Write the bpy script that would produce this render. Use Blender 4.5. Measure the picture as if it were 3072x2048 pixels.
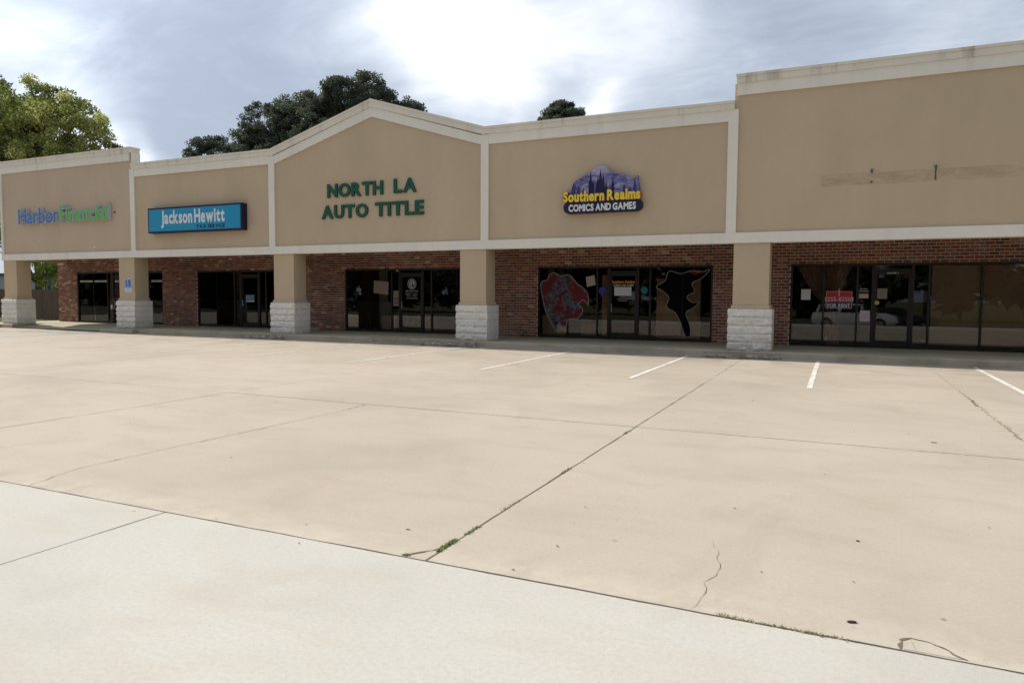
import bpy, math, random
from mathutils import Vector, Matrix, noise

for o in list(bpy.data.objects): bpy.data.objects.remove(o)
S = bpy.context.scene
C = S.collection
R = random.Random(7)
PI = math.pi

# ------------------------------------------------------------------ camera
CAMP = Vector((0, -18.165, 1.4563))
cd = bpy.data.cameras.new('camera'); cam = bpy.data.objects.new('camera', cd); C.objects.link(cam)
cd.sensor_width = 36; cd.lens = 24.967; cd.clip_end = 3000; cd.clip_start = 0.05
r_ = Vector((0.90860471, 0.41760573, 0.00655208)); u_ = Vector((-0.0328047, 0.05571794, 0.99790749)); f_ = Vector((-0.41636682, 0.90691839, -0.06432502))
cam.matrix_world = Matrix(((r_.x, u_.x, -f_.x, CAMP.x), (r_.y, u_.y, -f_.y, CAMP.y), (r_.z, u_.z, -f_.z, CAMP.z), (0, 0, 0, 1)))
S.camera = cam

# ------------------------------------------------------------------ exposure
S.view_settings.view_transform = 'Standard'; S.view_settings.look = 'None'
S.view_settings.exposure = 0.35; S.view_settings.gamma = 1.0; S.view_settings.use_curve_mapping = False

# ------------------------------------------------------------------ sun
SUNDIR = Vector((-1.2, 0.13, 1.0)).normalized()      # towards the sun
sl = bpy.data.lights.new('sun', 'SUN'); sl.energy = 3.9; sl.angle = math.radians(0.9); sl.color = (1.0, 0.93, 0.82)
so = bpy.data.objects.new('sun', sl); C.objects.link(so)
so.rotation_euler = (-SUNDIR).to_track_quat('-Z', 'Y').to_euler(); so.location = (-40, 10, 40)

# ------------------------------------------------------------------ sky: physical sky behind a deck of broken cloud
W = bpy.data.worlds.new('World'); S.world = W; W.use_nodes = True
nt = W.node_tree; nt.nodes.clear()
def N(t, **k):
    n = nt.nodes.new(t)
    for a, b in k.items(): setattr(n, a, b)
    return n
L = lambda a, b: nt.links.new(a, b)
out = N('ShaderNodeOutputWorld'); mixs = N('ShaderNodeMixShader')
sky = N('ShaderNodeTexSky', sky_type='NISHITA', sun_disc=False)
sky.sun_elevation = math.asin(SUNDIR.z); sky.sun_rotation = math.atan2(SUNDIR.x, SUNDIR.y)
bs = N('ShaderNodeBackground'); bs.inputs[1].default_value = 0.12; L(sky.outputs[0], bs.inputs[0])
bc = N('ShaderNodeBackground'); bc.inputs[1].default_value = 1.0
L(mixs.outputs[0], out.inputs[0]); L(bs.outputs[0], mixs.inputs[1]); L(bc.outputs[0], mixs.inputs[2]); mixs.inputs[0].default_value = 0.93
tc = N('ShaderNodeTexCoord')
def M(op, a, b=None, c=None, clamp=False):
    n = N('ShaderNodeMath', operation=op); n.use_clamp = clamp
    for i, v in enumerate((a, b, c)):
        if v is None: continue
        if isinstance(v, (int, float)): n.inputs[i].default_value = v
        else: L(v, n.inputs[i])
    return n.outputs[0]
def VM(op, a, b=None, s=None):
    n = N('ShaderNodeVectorMath', operation=op)
    for i, v in enumerate((a, b)):
        if v is None: continue
        if isinstance(v, (tuple, list)): n.inputs[i].default_value = v
        else: L(v, n.inputs[i])
    if s is not None:
        if isinstance(s, (int, float)): n.inputs['Scale'].default_value = s
        else: L(s, n.inputs['Scale'])
    return n
dirn = VM('NORMALIZE', tc.outputs['Generated']).outputs[0]
sep = N('ShaderNodeSeparateXYZ'); L(dirn, sep.inputs[0])
den = M('ADD', M('MAXIMUM', sep.outputs[2], 0.0), 0.22)
inv = M('DIVIDE', 1.0, den)
plane = VM('SCALE', dirn, s=inv).outputs[0]
def noise_w(scale, detail, rough, vec, w=0.0, dist=0.0):
    n = N('ShaderNodeTexNoise', noise_dimensions='4D'); n.inputs['Scale'].default_value = scale; n.inputs['Detail'].default_value = detail
    n.inputs['Roughness'].default_value = rough; n.inputs['W'].default_value = w; n.inputs['Distortion'].default_value = dist
    L(vec, n.inputs['Vector']); return n
n1 = noise_w(1.1, 6, 0.5, plane, 2.3, 0.3)
n2 = noise_w(2.6, 8, 0.58, VM('MULTIPLY', plane, (1.0, 1.5, 1.0)).outputs[0], 7.1, 0.7)
nd = noise_w(3.0, 4, 0.55, dirn, 1.2)
dvec = VM('SCALE', VM('SUBTRACT', nd.outputs['Color'], (0.5, 0.5, 0.5)).outputs[0], s=0.30).outputs[0]
wdir = VM('NORMALIZE', VM('ADD', dirn, dvec).outputs[0]).outputs[0]
base = M('ADD', M('MULTIPLY', M('SUBTRACT', n1.outputs[0], 0.5), 0.75), M('MULTIPLY', M('SUBTRACT', n2.outputs[0], 0.5), 0.85))
val = M('ADD', base, 0.15)
# the thin bright places and the thick grey ones of this cloud deck, each a soft lobe about its own direction
for (d, sg, a) in [((-0.475, 0.80, 0.37), .065, .52), ((-0.435, 0.845, 0.325), .045, .42), ((-0.335, 0.905, 0.258), .026, .42), ((-0.36, 0.86, 0.36), .05, .20), ((-0.25, 0.90, 0.385), .065, .45), ((-0.40, 0.87, 0.28), .09, .16),
                   ((-0.785, 0.60, 0.165), .034, .75), ((-0.745, 0.645, 0.15), .03, .55), ((-0.82, 0.52, 0.25), .06, .12), ((-0.83, 0.46, 0.32), .08, .16),
                   ((-0.60, 0.70, 0.36), .09, .14), ((0.22, 0.92, 0.33), .14, .12), ((-0.28, 0.92, 0.26), .07, .16),
                   ((-0.70, 0.65, 0.28), .10, -.22), ((-0.74, 0.645, 0.205), .05, -.10), ((-0.13, 0.92, 0.36), .05, -.14), ((-0.385, 0.875, 0.29), .03, -.12)]:
    dv = Vector(d).normalized()
    dot = VM('DOT_PRODUCT', wdir, tuple(dv)).outputs['Value']
    e = M('EXPONENT', M('MULTIPLY', M('SUBTRACT', dot, 1.0), 1.0 / sg ** 2))
    val = M('ADD', val, M('MULTIPLY', e, a))
cr = N('ShaderNodeValToRGB'); L(val, cr.inputs[0])
el = cr.color_ramp.elements
el[0].position = 0.0; el[0].color = (0.295, 0.34, 0.42, 1)
el[1].position = 1.0; el[1].color = (1.25, 1.26, 1.30, 1)
for p, c in ((0.14, (0.35, 0.40, 0.485, 1)), (0.32, (0.46, 0.51, 0.59, 1)), (0.52, (0.62, 0.665, 0.745, 1)), (0.76, (0.88, 0.905, 0.95, 1))):
    x = cr.color_ramp.elements.new(p); x.color = c
cr.color_ramp.interpolation = 'B_SPLINE'
L(cr.outputs[0], bc.inputs[0])
# the cloud around the veiled sun is brighter than the rest
gl_ = M('EXPONENT', M('MULTIPLY', M('SUBTRACT', VM('DOT_PRODUCT', dirn, tuple(SUNDIR)).outputs['Value'], 1.0), 9.0))
L(M('ADD', M('MULTIPLY', gl_, 1.6), 1.0), bc.inputs[1])

# ================================================================== materials
def mat(name, col=(.5, .5, .5), rough=.8, metal=0.0, spec=0.3):
    m = bpy.data.materials.new(name); m.use_nodes = True
    b = m.node_tree.nodes['Principled BSDF']; b.inputs['Base Color'].default_value = (*col, 1); b.inputs['Roughness'].default_value = rough
    b.inputs['Metallic'].default_value = metal; b.inputs['Specular IOR Level'].default_value = spec
    return m
class G:   # small node helper
    def __init__(s, m): s.t = m.node_tree; s.b = s.t.nodes['Principled BSDF']
    def n(s, t, **k):
        x = s.t.nodes.new(t)
        for a, b in k.items(): setattr(x, a, b)
        return x
    def l(s, a, b): s.t.links.new(a, b)
    def pos(s): return s.n('ShaderNodeNewGeometry').outputs['Position']
    def map(s, v, sc): x = s.n('ShaderNodeMapping'); x.inputs['Scale'].default_value = sc; s.l(v, x.inputs[0]); return x.outputs[0]
    def noise(s, v, sc, d=4, r=.55, dist=0): x = s.n('ShaderNodeTexNoise'); x.inputs['Scale'].default_value = sc; x.inputs['Detail'].default_value = d; x.inputs['Roughness'].default_value = r; x.inputs['Distortion'].default_value = dist; s.l(v, x.inputs['Vector']); return x.outputs[0]
    def ramp(s, v, stops):
        x = s.n('ShaderNodeValToRGB'); s.l(v, x.inputs[0]); e = x.color_ramp.elements
        e[0].position, e[0].color = stops[0][0], (*stops[0][1], 1); e[1].position, e[1].color = stops[-1][0], (*stops[-1][1], 1)
        for p, c in stops[1:-1]: y = e.new(p); y.color = (*c, 1)
        return x.outputs[0]
    def f(s, v, a, b, c=0, d=1): x = s.n('ShaderNodeMapRange'); s.l(v, x.inputs[0]); x.inputs[1].default_value = a; x.inputs[2].default_value = b; x.inputs[3].default_value = c; x.inputs[4].default_value = d; return x.outputs[0]
    def mix(s, fac, a, b, mode='MIX'):
        x = s.n('ShaderNodeMix', data_type='RGBA', blend_type=mode)
        for i, v in ((0, fac), (6, a), (7, b)):
            if isinstance(v, (int, float)): x.inputs[i].default_value = v
            elif isinstance(v, tuple): x.inputs[i].default_value = (*v, 1)
            else: s.l(v, x.inputs[i])
        return x.outputs[2]
    def bump(s, h, st, dist=.01): x = s.n('ShaderNodeBump'); x.inputs['Strength'].default_value = st; x.inputs['Distance'].default_value = dist; s.l(h, x.inputs['Height']); s.l(x.outputs[0], s.b.inputs['Normal'])
    def col(s, c): s.l(c, s.b.inputs['Base Color'])

def concrete(name, c, var=.06, tint=(.5, .38, .24), grit=.5, rnd=True, stain=(.30, .25, .19), stain_amt=.35):
    m = mat(name, c, .9, spec=.15); g = G(m); p = g.pos()
    big = g.noise(p, .33, 5, .6, .6); mid = g.noise(g.map(p, (.6, 1.6, 1)), 1.6, 6, .62, .3); fine = g.noise(p, 42, 3, .7); sp = g.noise(p, 120, 2, .8)
    dk = tuple(x * .84 for x in c); lt = tuple(min(1, x * 1.10) for x in c)
    base = g.ramp(big, [(.3, dk), (.5, c), (.72, lt)])
    base = g.mix(g.f(mid, .50, .74, 0, stain_amt), base, tint)
    st = g.noise(g.map(p, (1.0, .55, 1)), .75, 7, .66, 1.2)
    base = g.mix(g.f(st, .56, .78, 0, stain_amt), base, stain)
    base = g.mix(g.f(fine, .42, .70, 0, grit * .5), base, tuple(x * .70 for x in c)); agg = g.noise(p, 30, 6, .8, .3); base = g.mix(g.f(agg, .54, .72, 0, grit * .45), base, tuple(x * .72 for x in c)); base = g.mix(g.f(agg, .44, .30, 0, grit * .5), base, tuple(min(1, x * 1.2) for x in c))
    base = g.mix(g.f(sp, .68, .75, 0, grit), base, tuple(min(1, x * 1.45) for x in c))
    pit = g.noise(p, 75, 2, .6)
    base = g.mix(g.f(pit, .30, .24, 0, grit), base, tuple(x * .45 for x in c))
    if name == 'lot_concrete':
        sy = g.n('ShaderNodeSeparateXYZ'); g.l(p, sy.inputs[0])
        def mul(a, b): x = g.n('ShaderNodeMath', operation='MULTIPLY'); g.l(a, x.inputs[0]); g.l(b, x.inputs[1]); return x.outputs[0]
        wr = g.noise(p, 3.2, 6, .7, .4); base = g.mix(mul(g.f(sy.outputs[1], -14.45, -14.85, 0, 1), g.f(wr, .42, .62, 0, .5)), base, (.60, .54, .44))
        oil = g.noise(g.map(p, (.9, 1.6, 1)), 1.15, 6, .68, .5); base = g.mix(mul(g.f(sy.outputs[1], -4.2, -1.6, 0, 1), g.f(oil, .50, .66, 0, .55)), base, (.20, .165, .135))
        dr = g.noise(p, 5.5, 3, .5); base = g.mix(mul(g.f(dr, .70, .76, 0, .45), g.f(g.noise(p, .6, 2, .5), .5, .6, 0, 1)), base, (.24, .20, .165))
    if rnd:
        oi = g.n('ShaderNodeObjectInfo'); base = g.mix(g.f(oi.outputs['Random'], 0, 1, 0, .10), base, tuple(x * .75 for x in c))
    g.col(base); g.bump(g.mix(.5, fine, sp), .35, .006)
    return m
MT = {}
MT['lot'] = concrete('lot_concrete', (.475, .413, .332), tint=(.40, .33, .25), stain=(.365, .31, .245), stain_amt=.6, grit=.7)
MT['drive'] = concrete('drive_concrete', (.53, .505, .447), tint=(.50, .44, .36), stain=(.44, .405, .345), stain_amt=.7, grit=.75)
MT['walk'] = concrete('walk_concrete', (.46, .42, .29), tint=(.28, .26, .18), stain=(.20, .19, .13), stain_amt=.55)
MT['kerb'] = concrete('kerb_concrete', (.47, .40, .30), tint=(.22, .20, .12), stain=(.14, .12, .08), stain_amt=.75)
MT['joint'] = mat('joint_dirt', (.15, .115, .085), 1)
MT['crack'] = mat('crack_dark', (.17, .13, .095), 1)
def stopmat():
    m = mat('stop_concrete', (.33, .31, .26), .95, spec=.1); g = G(m); p = g.pos()
    sx = g.n('ShaderNodeSeparateXYZ'); g.l(p, sx.inputs[0])
    n = g.noise(g.map(p, (1, 1, 3)), 6, 7, .7, .5); d = g.noise(p, 22, 4, .7)
    b = g.ramp(n, [(.34, (.12, .095, .085)), (.5, (.30, .26, .21)), (.66, (.56, .51, .43))]); g.col(g.mix(g.f(d, .45, .7, 0, .5), b, (.08, .06, .055))); g.bump(d, .6, .01); return m
MT['stop'] = stopmat()
def stucco(name, c, streak=0.0, lo=.9, dirt=(.2, .19, .14)):
    m = mat(name, c, .93, spec=.12); g = G(m); p = g.pos()
    big = g.noise(g.map(p, (1, 1, .45)), .7, 5, .6, .5); fine = g.noise(p, 70, 3, .7); med = g.noise(p, 5, 4, .6)
    b = g.ramp(big, [(.3, tuple(x * lo for x in c)), (.7, tuple(min(1, x * 1.04) for x in c))])
    vs = g.noise(g.map(p, (3, 3, .16)), 1.1, 5, .65, .3); b = g.mix(g.f(vs, .5, .75, 0, .16), b, tuple(x * .78 for x in c)); b = g.mix(g.f(med, .4, .75, 0, .18), b, tuple(x * .8 for x in c)); b = g.mix(g.f(fine, .4, .8, 0, .25), b, tuple(x * .8 for x in c))
    if streak:
        st = g.noise(g.map(p, (2.2, 2.2, .10)), 1.6, 6, .7, .2); n2 = g.noise(p, .5, 3, .6)
        f = g.n('ShaderNodeMath', operation='MULTIPLY'); g.l(g.f(st, .52, .74, 0, streak), f.inputs[0]); g.l(g.f(n2, .42, .6, .15, 1), f.inputs[1])
        b = g.mix(f.outputs[0], b, dirt)
    g.col(b); g.bump(fine, .35, .004); return m
MT['stucco'] = stucco('tan_stucco', (.560, .440, .300), lo=.92)
MT['stucco_l'] = stucco('rosy_tan_stucco', (.562, .438, .318), lo=.94)
MT['trim'] = stucco('cream_trim', (.80, .755, .66), streak=.30, lo=.95, dirt=(.36, .34, .26))
MT['coping'] = stucco('cream_coping', (.77, .71, .60), streak=.75, lo=.92, dirt=(.27, .25, .19))
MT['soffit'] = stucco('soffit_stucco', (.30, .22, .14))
MT['side'] = stucco('side_stucco', (.54, .415, .305))
def stone():
    m = mat('split_face_stone', (.76, .73, .66), .95, spec=.1); g = G(m); p = g.pos()
    a = g.noise(p, 14, 7, .72, .4); b = g.noise(p, 60, 3, .8); oi = g.n('ShaderNodeObjectInfo')
    c = g.ramp(a, [(.3, (.66, .62, .56)), (.5, (.80, .77, .70)), (.7, (.88, .85, .79))]); c = g.mix(g.f(b, .5, .8, 0, .4), c, (.52, .49, .45))
    c = g.mix(g.f(oi.outputs['Random'], 0, 1, 0, .18), c, (.58, .55, .50))
    sz = g.n('ShaderNodeSeparateXYZ'); g.l(p, sz.inputs[0]); fm = g.n('ShaderNodeMath', operation='MULTIPLY'); g.l(g.f(sz.outputs[2], .55, .16, 0, 1), fm.inputs[0]); g.l(g.f(g.noise(p, 7, 6, .7, .5), .40, .65, .1, .75), fm.inputs[1]); c = g.mix(fm.outputs[0], c, (.34, .30, .235)); gr = g.noise(g.map(p, (1, 1, .3)), 4, 6, .7, .6); c = g.mix(g.f(gr, .54, .72, 0, .4), c, (.44, .41, .36))
    g.col(c); g.bump(g.mix(.35, a, b), .9, .03); return m
MT['stone'] = stone()
def brickm():
    m = mat('red_brick', (.25, .09, .06), .92, spec=.1); g = G(m)
    at = g.n('ShaderNodeAttribute'); at.attribute_name = 'Col'; p = g.pos(); n = g.noise(p, 30, 5, .7); n2 = g.noise(p, 9, 5, .7, .6)
    c = g.mix(g.f(n, .35, .7, 0, .55), at.outputs['Color'], (.09, .045, .035)); c = g.mix(g.f(n2, .54, .72, 0, .5), c, (.42, .31, .24))
    g.col(c); g.bump(n, .5, .01); return m
MT['brick'] = brickm()
def mortar():
    m = mat('mortar', (.34, .25, .18), .97, spec=.05); g = G(m); n = g.noise(g.pos(), 18, 5, .7); g.col(g.ramp(n, [(.3, (.52, .39, .30)), (.7, (.70, .56, .44))])); g.bump(n, .5, .01); return m
MT['mortar'] = mortar()
MT['bronze'] = mat('dark_bronze_frame', (.018, .013, .012), .45, 0.3, .4)
def glassm(name, tint):
    m = bpy.data.materials.new(name); m.use_nodes = True; t = m.node_tree; t.nodes.clear()
    o = t.nodes.new('ShaderNodeOutputMaterial'); mx = t.nodes.new('ShaderNodeMixShader'); tr = t.nodes.new('ShaderNodeBsdfTransparent'); gl = t.nodes.new('ShaderNodeBsdfGlossy'); fr = t.nodes.new('ShaderNodeFresnel')
    tr.inputs[0].default_value = (*tint, 1); gl.inputs['Roughness'].default_value = .004; gl.inputs[0].default_value = (.9, .92, .95, 1); fr.inputs[0].default_value = 1.52
    nz = t.nodes.new('ShaderNodeTexNoise'); nz.inputs['Scale'].default_value = 1.3; bp = t.nodes.new('ShaderNodeBump'); bp.inputs['Strength'].default_value = .02; bp.inputs['Distance'].default_value = .05
    t.links.new(nz.outputs[0], bp.inputs['Height']); t.links.new(bp.outputs[0], gl.inputs['Normal'])
    t.links.new(fr.outputs[0], mx.inputs[0]); t.links.new(tr.outputs[0], mx.inputs[1]); t.links.new(gl.outputs[0], mx.inputs[2]); t.links.new(mx.outputs[0], o.inputs[0]); return m
MT['glass'] = glassm('tinted_shop_glass', (.74, .70, .66))
MT['carglass'] = mat('car_glass', (.01, .012, .014), .05, spec=.6)
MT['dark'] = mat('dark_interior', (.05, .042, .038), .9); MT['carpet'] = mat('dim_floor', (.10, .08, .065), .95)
def paint(name, c, wear=.5):
    m = mat(name, c, .8, spec=.2); g = G(m); n = g.noise(g.pos(), 16, 7, .75, .3); n2 = g.noise(g.pos(), 2.2, 5, .7)
    f = g.n('ShaderNodeMath', operation='MULTIPLY'); g.l(g.f(n, .45, .62, 0, 1), f.inputs[0]); g.l(g.f(n2, .40, .62, .15, wear * 1.5), f.inputs[1]); g.col(g.mix(f.outputs[0], c, (.46, .39, .29))); return m
MT['worn_line'] = paint('worn_road_paint_white', (.72, .70, .64), 1.1); MT['line'] = paint('road_paint_white', (.74, .74, .70), 1.0); MT['blue'] = paint('road_paint_blue', (.35, .50, .66), 1.0); MT['yellow'] = paint('kerb_paint_yellow', (.55, .50, .14), .9)
P = lambda n, c, r=.7, mt=0, s=.3: MT.setdefault(n, mat(n, c, r, mt, s))
P('white_plastic', (.72, .73, .72), .5); P('letter_blue', (.055, .16, .50), .45); P('letter_green', (.13, .46, .10), .45); P('letter_return', (.50, .53, .54), .5)
P('green_letter', (.012, .085, .052), .55); P('sign_navy', (.012, .012, .045), .5); P('sign_cyan', (.012, .27, .47), .45); P('sign_white', (.70, .72, .70), .5)
P('sign_yellow', (.80, .60, .06), .5); P('sign_orange', (.42, .12, .03), .6); P('navy_text', (.01, .02, .07), .6); P('paper', (.62, .62, .62), .8); P('tan_paper', (.27, .22, .18), .85)
P('pink_paper', (.60, .50, .55), .8); P('red_sign', (.50, .03, .04), .6); P('navy_sign', (.03, .03, .12), .6); P('sign_border', (.60, .35, .30), .6); P('sign_grey', (.58, .54, .50), .6)
P('orange_vinyl', (.75, .33, .03), .6); P('vinyl', (.50, .50, .52), .6); P('pale_band', (.42, .47, .40), .7); P('blue_sticker', (.03, .05, .28), .6); P('teal_sticker', (.02, .17, .24), .6)
P('yellow_sticker', (.50, .47, .10), .7); P('acc_blue', (.04, .15, .50), .5); P('steel', (.35, .35, .35), .35, .9); P('conduit', (.10, .11, .11), .6); P('rust', (.20, .07, .03), .9)
P('dark_red_vinyl', (.13, .012, .012), .6); P('steel_blue_vinyl', (.075, .09, .125), .6); P('black_vinyl', (.004, .004, .006), .9, 0, .05); P('outline_vinyl', (.42, .38, .35), .6)
P('cardboard', (.55, .40, .26), .9); P('blind', (.62, .50, .36), .7); P('curtain', (.42, .29, .24), .95); P('tape', (.45, .47, .47), .5); P('light_blue_paper', (.16, .26, .36), .8); P('red_neon', (.25, .02, .04), .7)
P('poster_blue', (.03, .09, .17), .8); P('leaf_dry', (.10, .06, .035), .95); P('bottle', (.05, .035, .045), .5); P('weed', (.24, .31, .11), .9); P('weed_dry', (.38, .35, .20), .95)
P('road', (.055, .055, .056), .95); P('pole_grey', (.2, .2, .2), .6); P('bark', (.09, .062, .045), .97); P('shed', (.42, .43, .44), .8); P('shed_roof', (.16, .17, .18), .7)
P('car_white', (.66, .66, .66), .25, 0, .6); P('car_dark', (.03, .035, .05), .25, 0, .6); P('tyre', (.015, .015, .015), .9); P('rim', (.4, .4, .41), .3, .8); P('lamp_glass', (.6, .6, .58), .2)
def fencem():
    m = mat('weathered_fence_wood', (.14, .105, .08), .95, spec=.1); g = G(m); n = g.noise(g.map(g.pos(), (8, 8, .6)), 3, 5, .7); oi = g.n('ShaderNodeObjectInfo')
    g.col(g.mix(g.f(oi.outputs['Random'], 0, 1, 0, .5), g.ramp(n, [(.3, (.10, .07, .05)), (.7, (.19, .145, .11))]), (.10, .075, .06))); return m
MT['fence'] = fencem()
def leafm(name, a, b, c):
    m = bpy.data.materials.new(name); m.use_nodes = True; t = m.node_tree; t.nodes.clear()
    o = t.nodes.new('ShaderNodeOutputMaterial'); mx = t.nodes.new('ShaderNodeMixShader'); d = t.nodes.new('ShaderNodeBsdfDiffuse'); tr = t.nodes.new('ShaderNodeBsdfTranslucent')
    at = t.nodes.new('ShaderNodeAttribute'); at.attribute_name = 'Col'; r = t.nodes.new('ShaderNodeValToRGB'); e = r.color_ramp.elements
    e[0].color = (*a, 1); e[1].color = (*c, 1); x = e.new(.5); x.color = (*b, 1)
    sp = t.nodes.new('ShaderNodeSeparateColor'); t.links.new(at.outputs['Color'], sp.inputs[0]); t.links.new(sp.outputs[0], r.inputs[0])
    for s in (d, tr): t.links.new(r.outputs[0], s.inputs[0]); t.links.new(s.outputs[0], mx.inputs[1 if s is d else 2])
    mx.inputs[0].default_value = .4; t.links.new(mx.outputs[0], o.inputs[0]); return m
MT['pine'] = leafm('pine_needles', (.055, .070, .052), (.105, .125, .088), (.20, .205, .155))
MT['olive'] = leafm('sunny_foliage', (.10, .115, .04), (.33, .37, .11), (.68, .66, .28))
MT['bush'] = leafm('bright_leaves', (.10, .15, .03), (.24, .32, .06), (.45, .50, .12))
def grassm():
    m = mat('grass', (.07, .09, .03), .95, spec=.1); g = G(m); n = g.noise(g.pos(), .6, 6, .7); n2 = g.noise(g.pos(), 20, 4, .7)
    g.col(g.mix(g.f(n2, .4, .7, 0, .5), g.ramp(n, [(.3, (.06, .08, .03)), (.7, (.14, .13, .06))]), (.05, .06, .02))); return m
MT['grass'] = grassm()
def ghost():
    m = bpy.data.materials.new('sign_ghost_stain'); m.use_nodes = True; g = G(m); t = m.node_tree; b = g.b; b.inputs['Base Color'].default_value = (.34, .28, .17, 1); b.inputs['Roughness'].default_value = .95
    n = g.noise(g.map(g.pos(), (1, 1, 2)), 2.2, 6, .7, .4); g.l(g.f(n, .38, .75, 0, .15), b.inputs['Alpha']); return m
MT['ghost'] = ghost()

# ================================================================== mesh builder
ORG = {}
class MB:
    def __init__(s): s.v = []; s.f = []; s.c = []; s.use = False
    def add(s, vs, fs, col=None):
        k = len(s.v); s.v += [tuple(x) for x in vs]; s.f += [tuple(i + k for i in f) for f in fs]
        if col is not None: s.use = True
        s.c += [col or (.5, .5, .5)] * len(fs)
    def box(s, x0, x1, y0, y1, z0, z1, col=None):
        s.add([(x0, y0, z0), (x1, y0, z0), (x1, y1, z0), (x0, y1, z0), (x0, y0, z1), (x1, y0, z1), (x1, y1, z1), (x0, y1, z1)],
              [(0, 3, 2, 1), (4, 5, 6, 7), (0, 1, 5, 4), (1, 2, 6, 5), (2, 3, 7, 6), (3, 0, 4, 7)], col)
    def band(s, lo, up, y0, y1):      # lo / up: matching (x, z) points; a plate between y0 and y1
        n = len(lo); v = []
        for (a, b) in zip(lo, up): v += [(a[0], y0, a[1]), (b[0], y0, b[1]), (b[0], y1, b[1]), (a[0], y1, a[1])]
        f = []
        for i in range(n - 1):
            a = 4 * i; b = a + 4
            f += [(a, b, b + 1, a + 1), (a + 1, b + 1, b + 2, a + 2), (a + 2, b + 2, b + 3, a + 3), (a + 3, b + 3, b, a)]
        f += [(0, 1, 2, 3), (4 * n - 1, 4 * n - 2, 4 * n - 3, 4 * n - 4)]
        s.add(v, f)
    def prism(s, pts, y0, y1):        # pts: simple polygon in (x, z)
        n = len(pts); s.add([(x, y0, z) for x, z in pts] + [(x, y1, z) for x, z in pts], [tuple(range(n)), tuple(range(2 * n - 1, n - 1, -1))] + [(i, i + n, (i + 1) % n + n, (i + 1) % n) for i in range(n)])
    def tube(s, a, b, r0, r1=None, n=8):
        r1 = r0 if r1 is None else r1; a = Vector(a); b = Vector(b); d = (b - a).normalized(); p = d.orthogonal().normalized(); q = d.cross(p)
        v = [a + (p * math.cos(2 * PI * i / n) + q * math.sin(2 * PI * i / n)) * r0 for i in range(n)] + [b + (p * math.cos(2 * PI * i / n) + q * math.sin(2 * PI * i / n)) * r1 for i in range(n)]
        s.add(v, [(i, (i + 1) % n, (i + 1) % n + n, i + n) for i in range(n)] + [tuple(range(n - 1, -1, -1)), tuple(range(n, 2 * n))])
    def mesh(s, name, m, off=(0, 0, 0)):
        me = bpy.data.meshes.new(name); o = Vector(off)
        me.from_pydata([tuple(Vector(v) - o) for v in s.v], [], s.f)
        if s.use:
            ca = me.color_attributes.new('Col', 'FLOAT_COLOR', 'CORNER'); buf = []
            for f, c in zip(s.f, s.c): buf += [c[0], c[1], c[2], 1.0] * len(f)
            ca.data.foreach_set('color', buf)
        me.materials.append(MT[m] if isinstance(m, str) else m); me.update(); return me
    def obj(s, name, m, parent=None, origin=None, smooth=False):
        xs = [v[0] for v in s.v]; ys = [v[1] for v in s.v]; zs = [v[2] for v in s.v]
        w = Vector(origin) if origin else Vector(((min(xs) + max(xs)) / 2, (min(ys) + max(ys)) / 2, min(zs)))
        me = s.mesh(name, m, w)
        if smooth: me.polygons.foreach_set('use_smooth', [True] * len(me.polygons))
        o = bpy.data.objects.new(name, me); C.objects.link(o); put(o, w, parent); return o
def put(o, w, parent):
    ORG[o.name] = Vector(w)
    if parent: o.parent = parent; o.location = Vector(w) - ORG[parent.name]
    else: o.location = w
def tag(o, label=None, cat=None, group=None, kind=None):
    for k, v in (('label', label), ('category', cat), ('group', group), ('kind', kind)):
        if v: o[k] = v
    return o
def empty(name, loc, label=None, cat=None, group=None, kind=None):
    o = bpy.data.objects.new(name, None); C.objects.link(o); put(o, loc, None); o.empty_display_size = .3
    return tag(o, label, cat, group, kind)
def bx(name, m, parent, *a, origin=None): b = MB(); b.box(*a); return b.obj(name, m, parent, origin)

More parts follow.
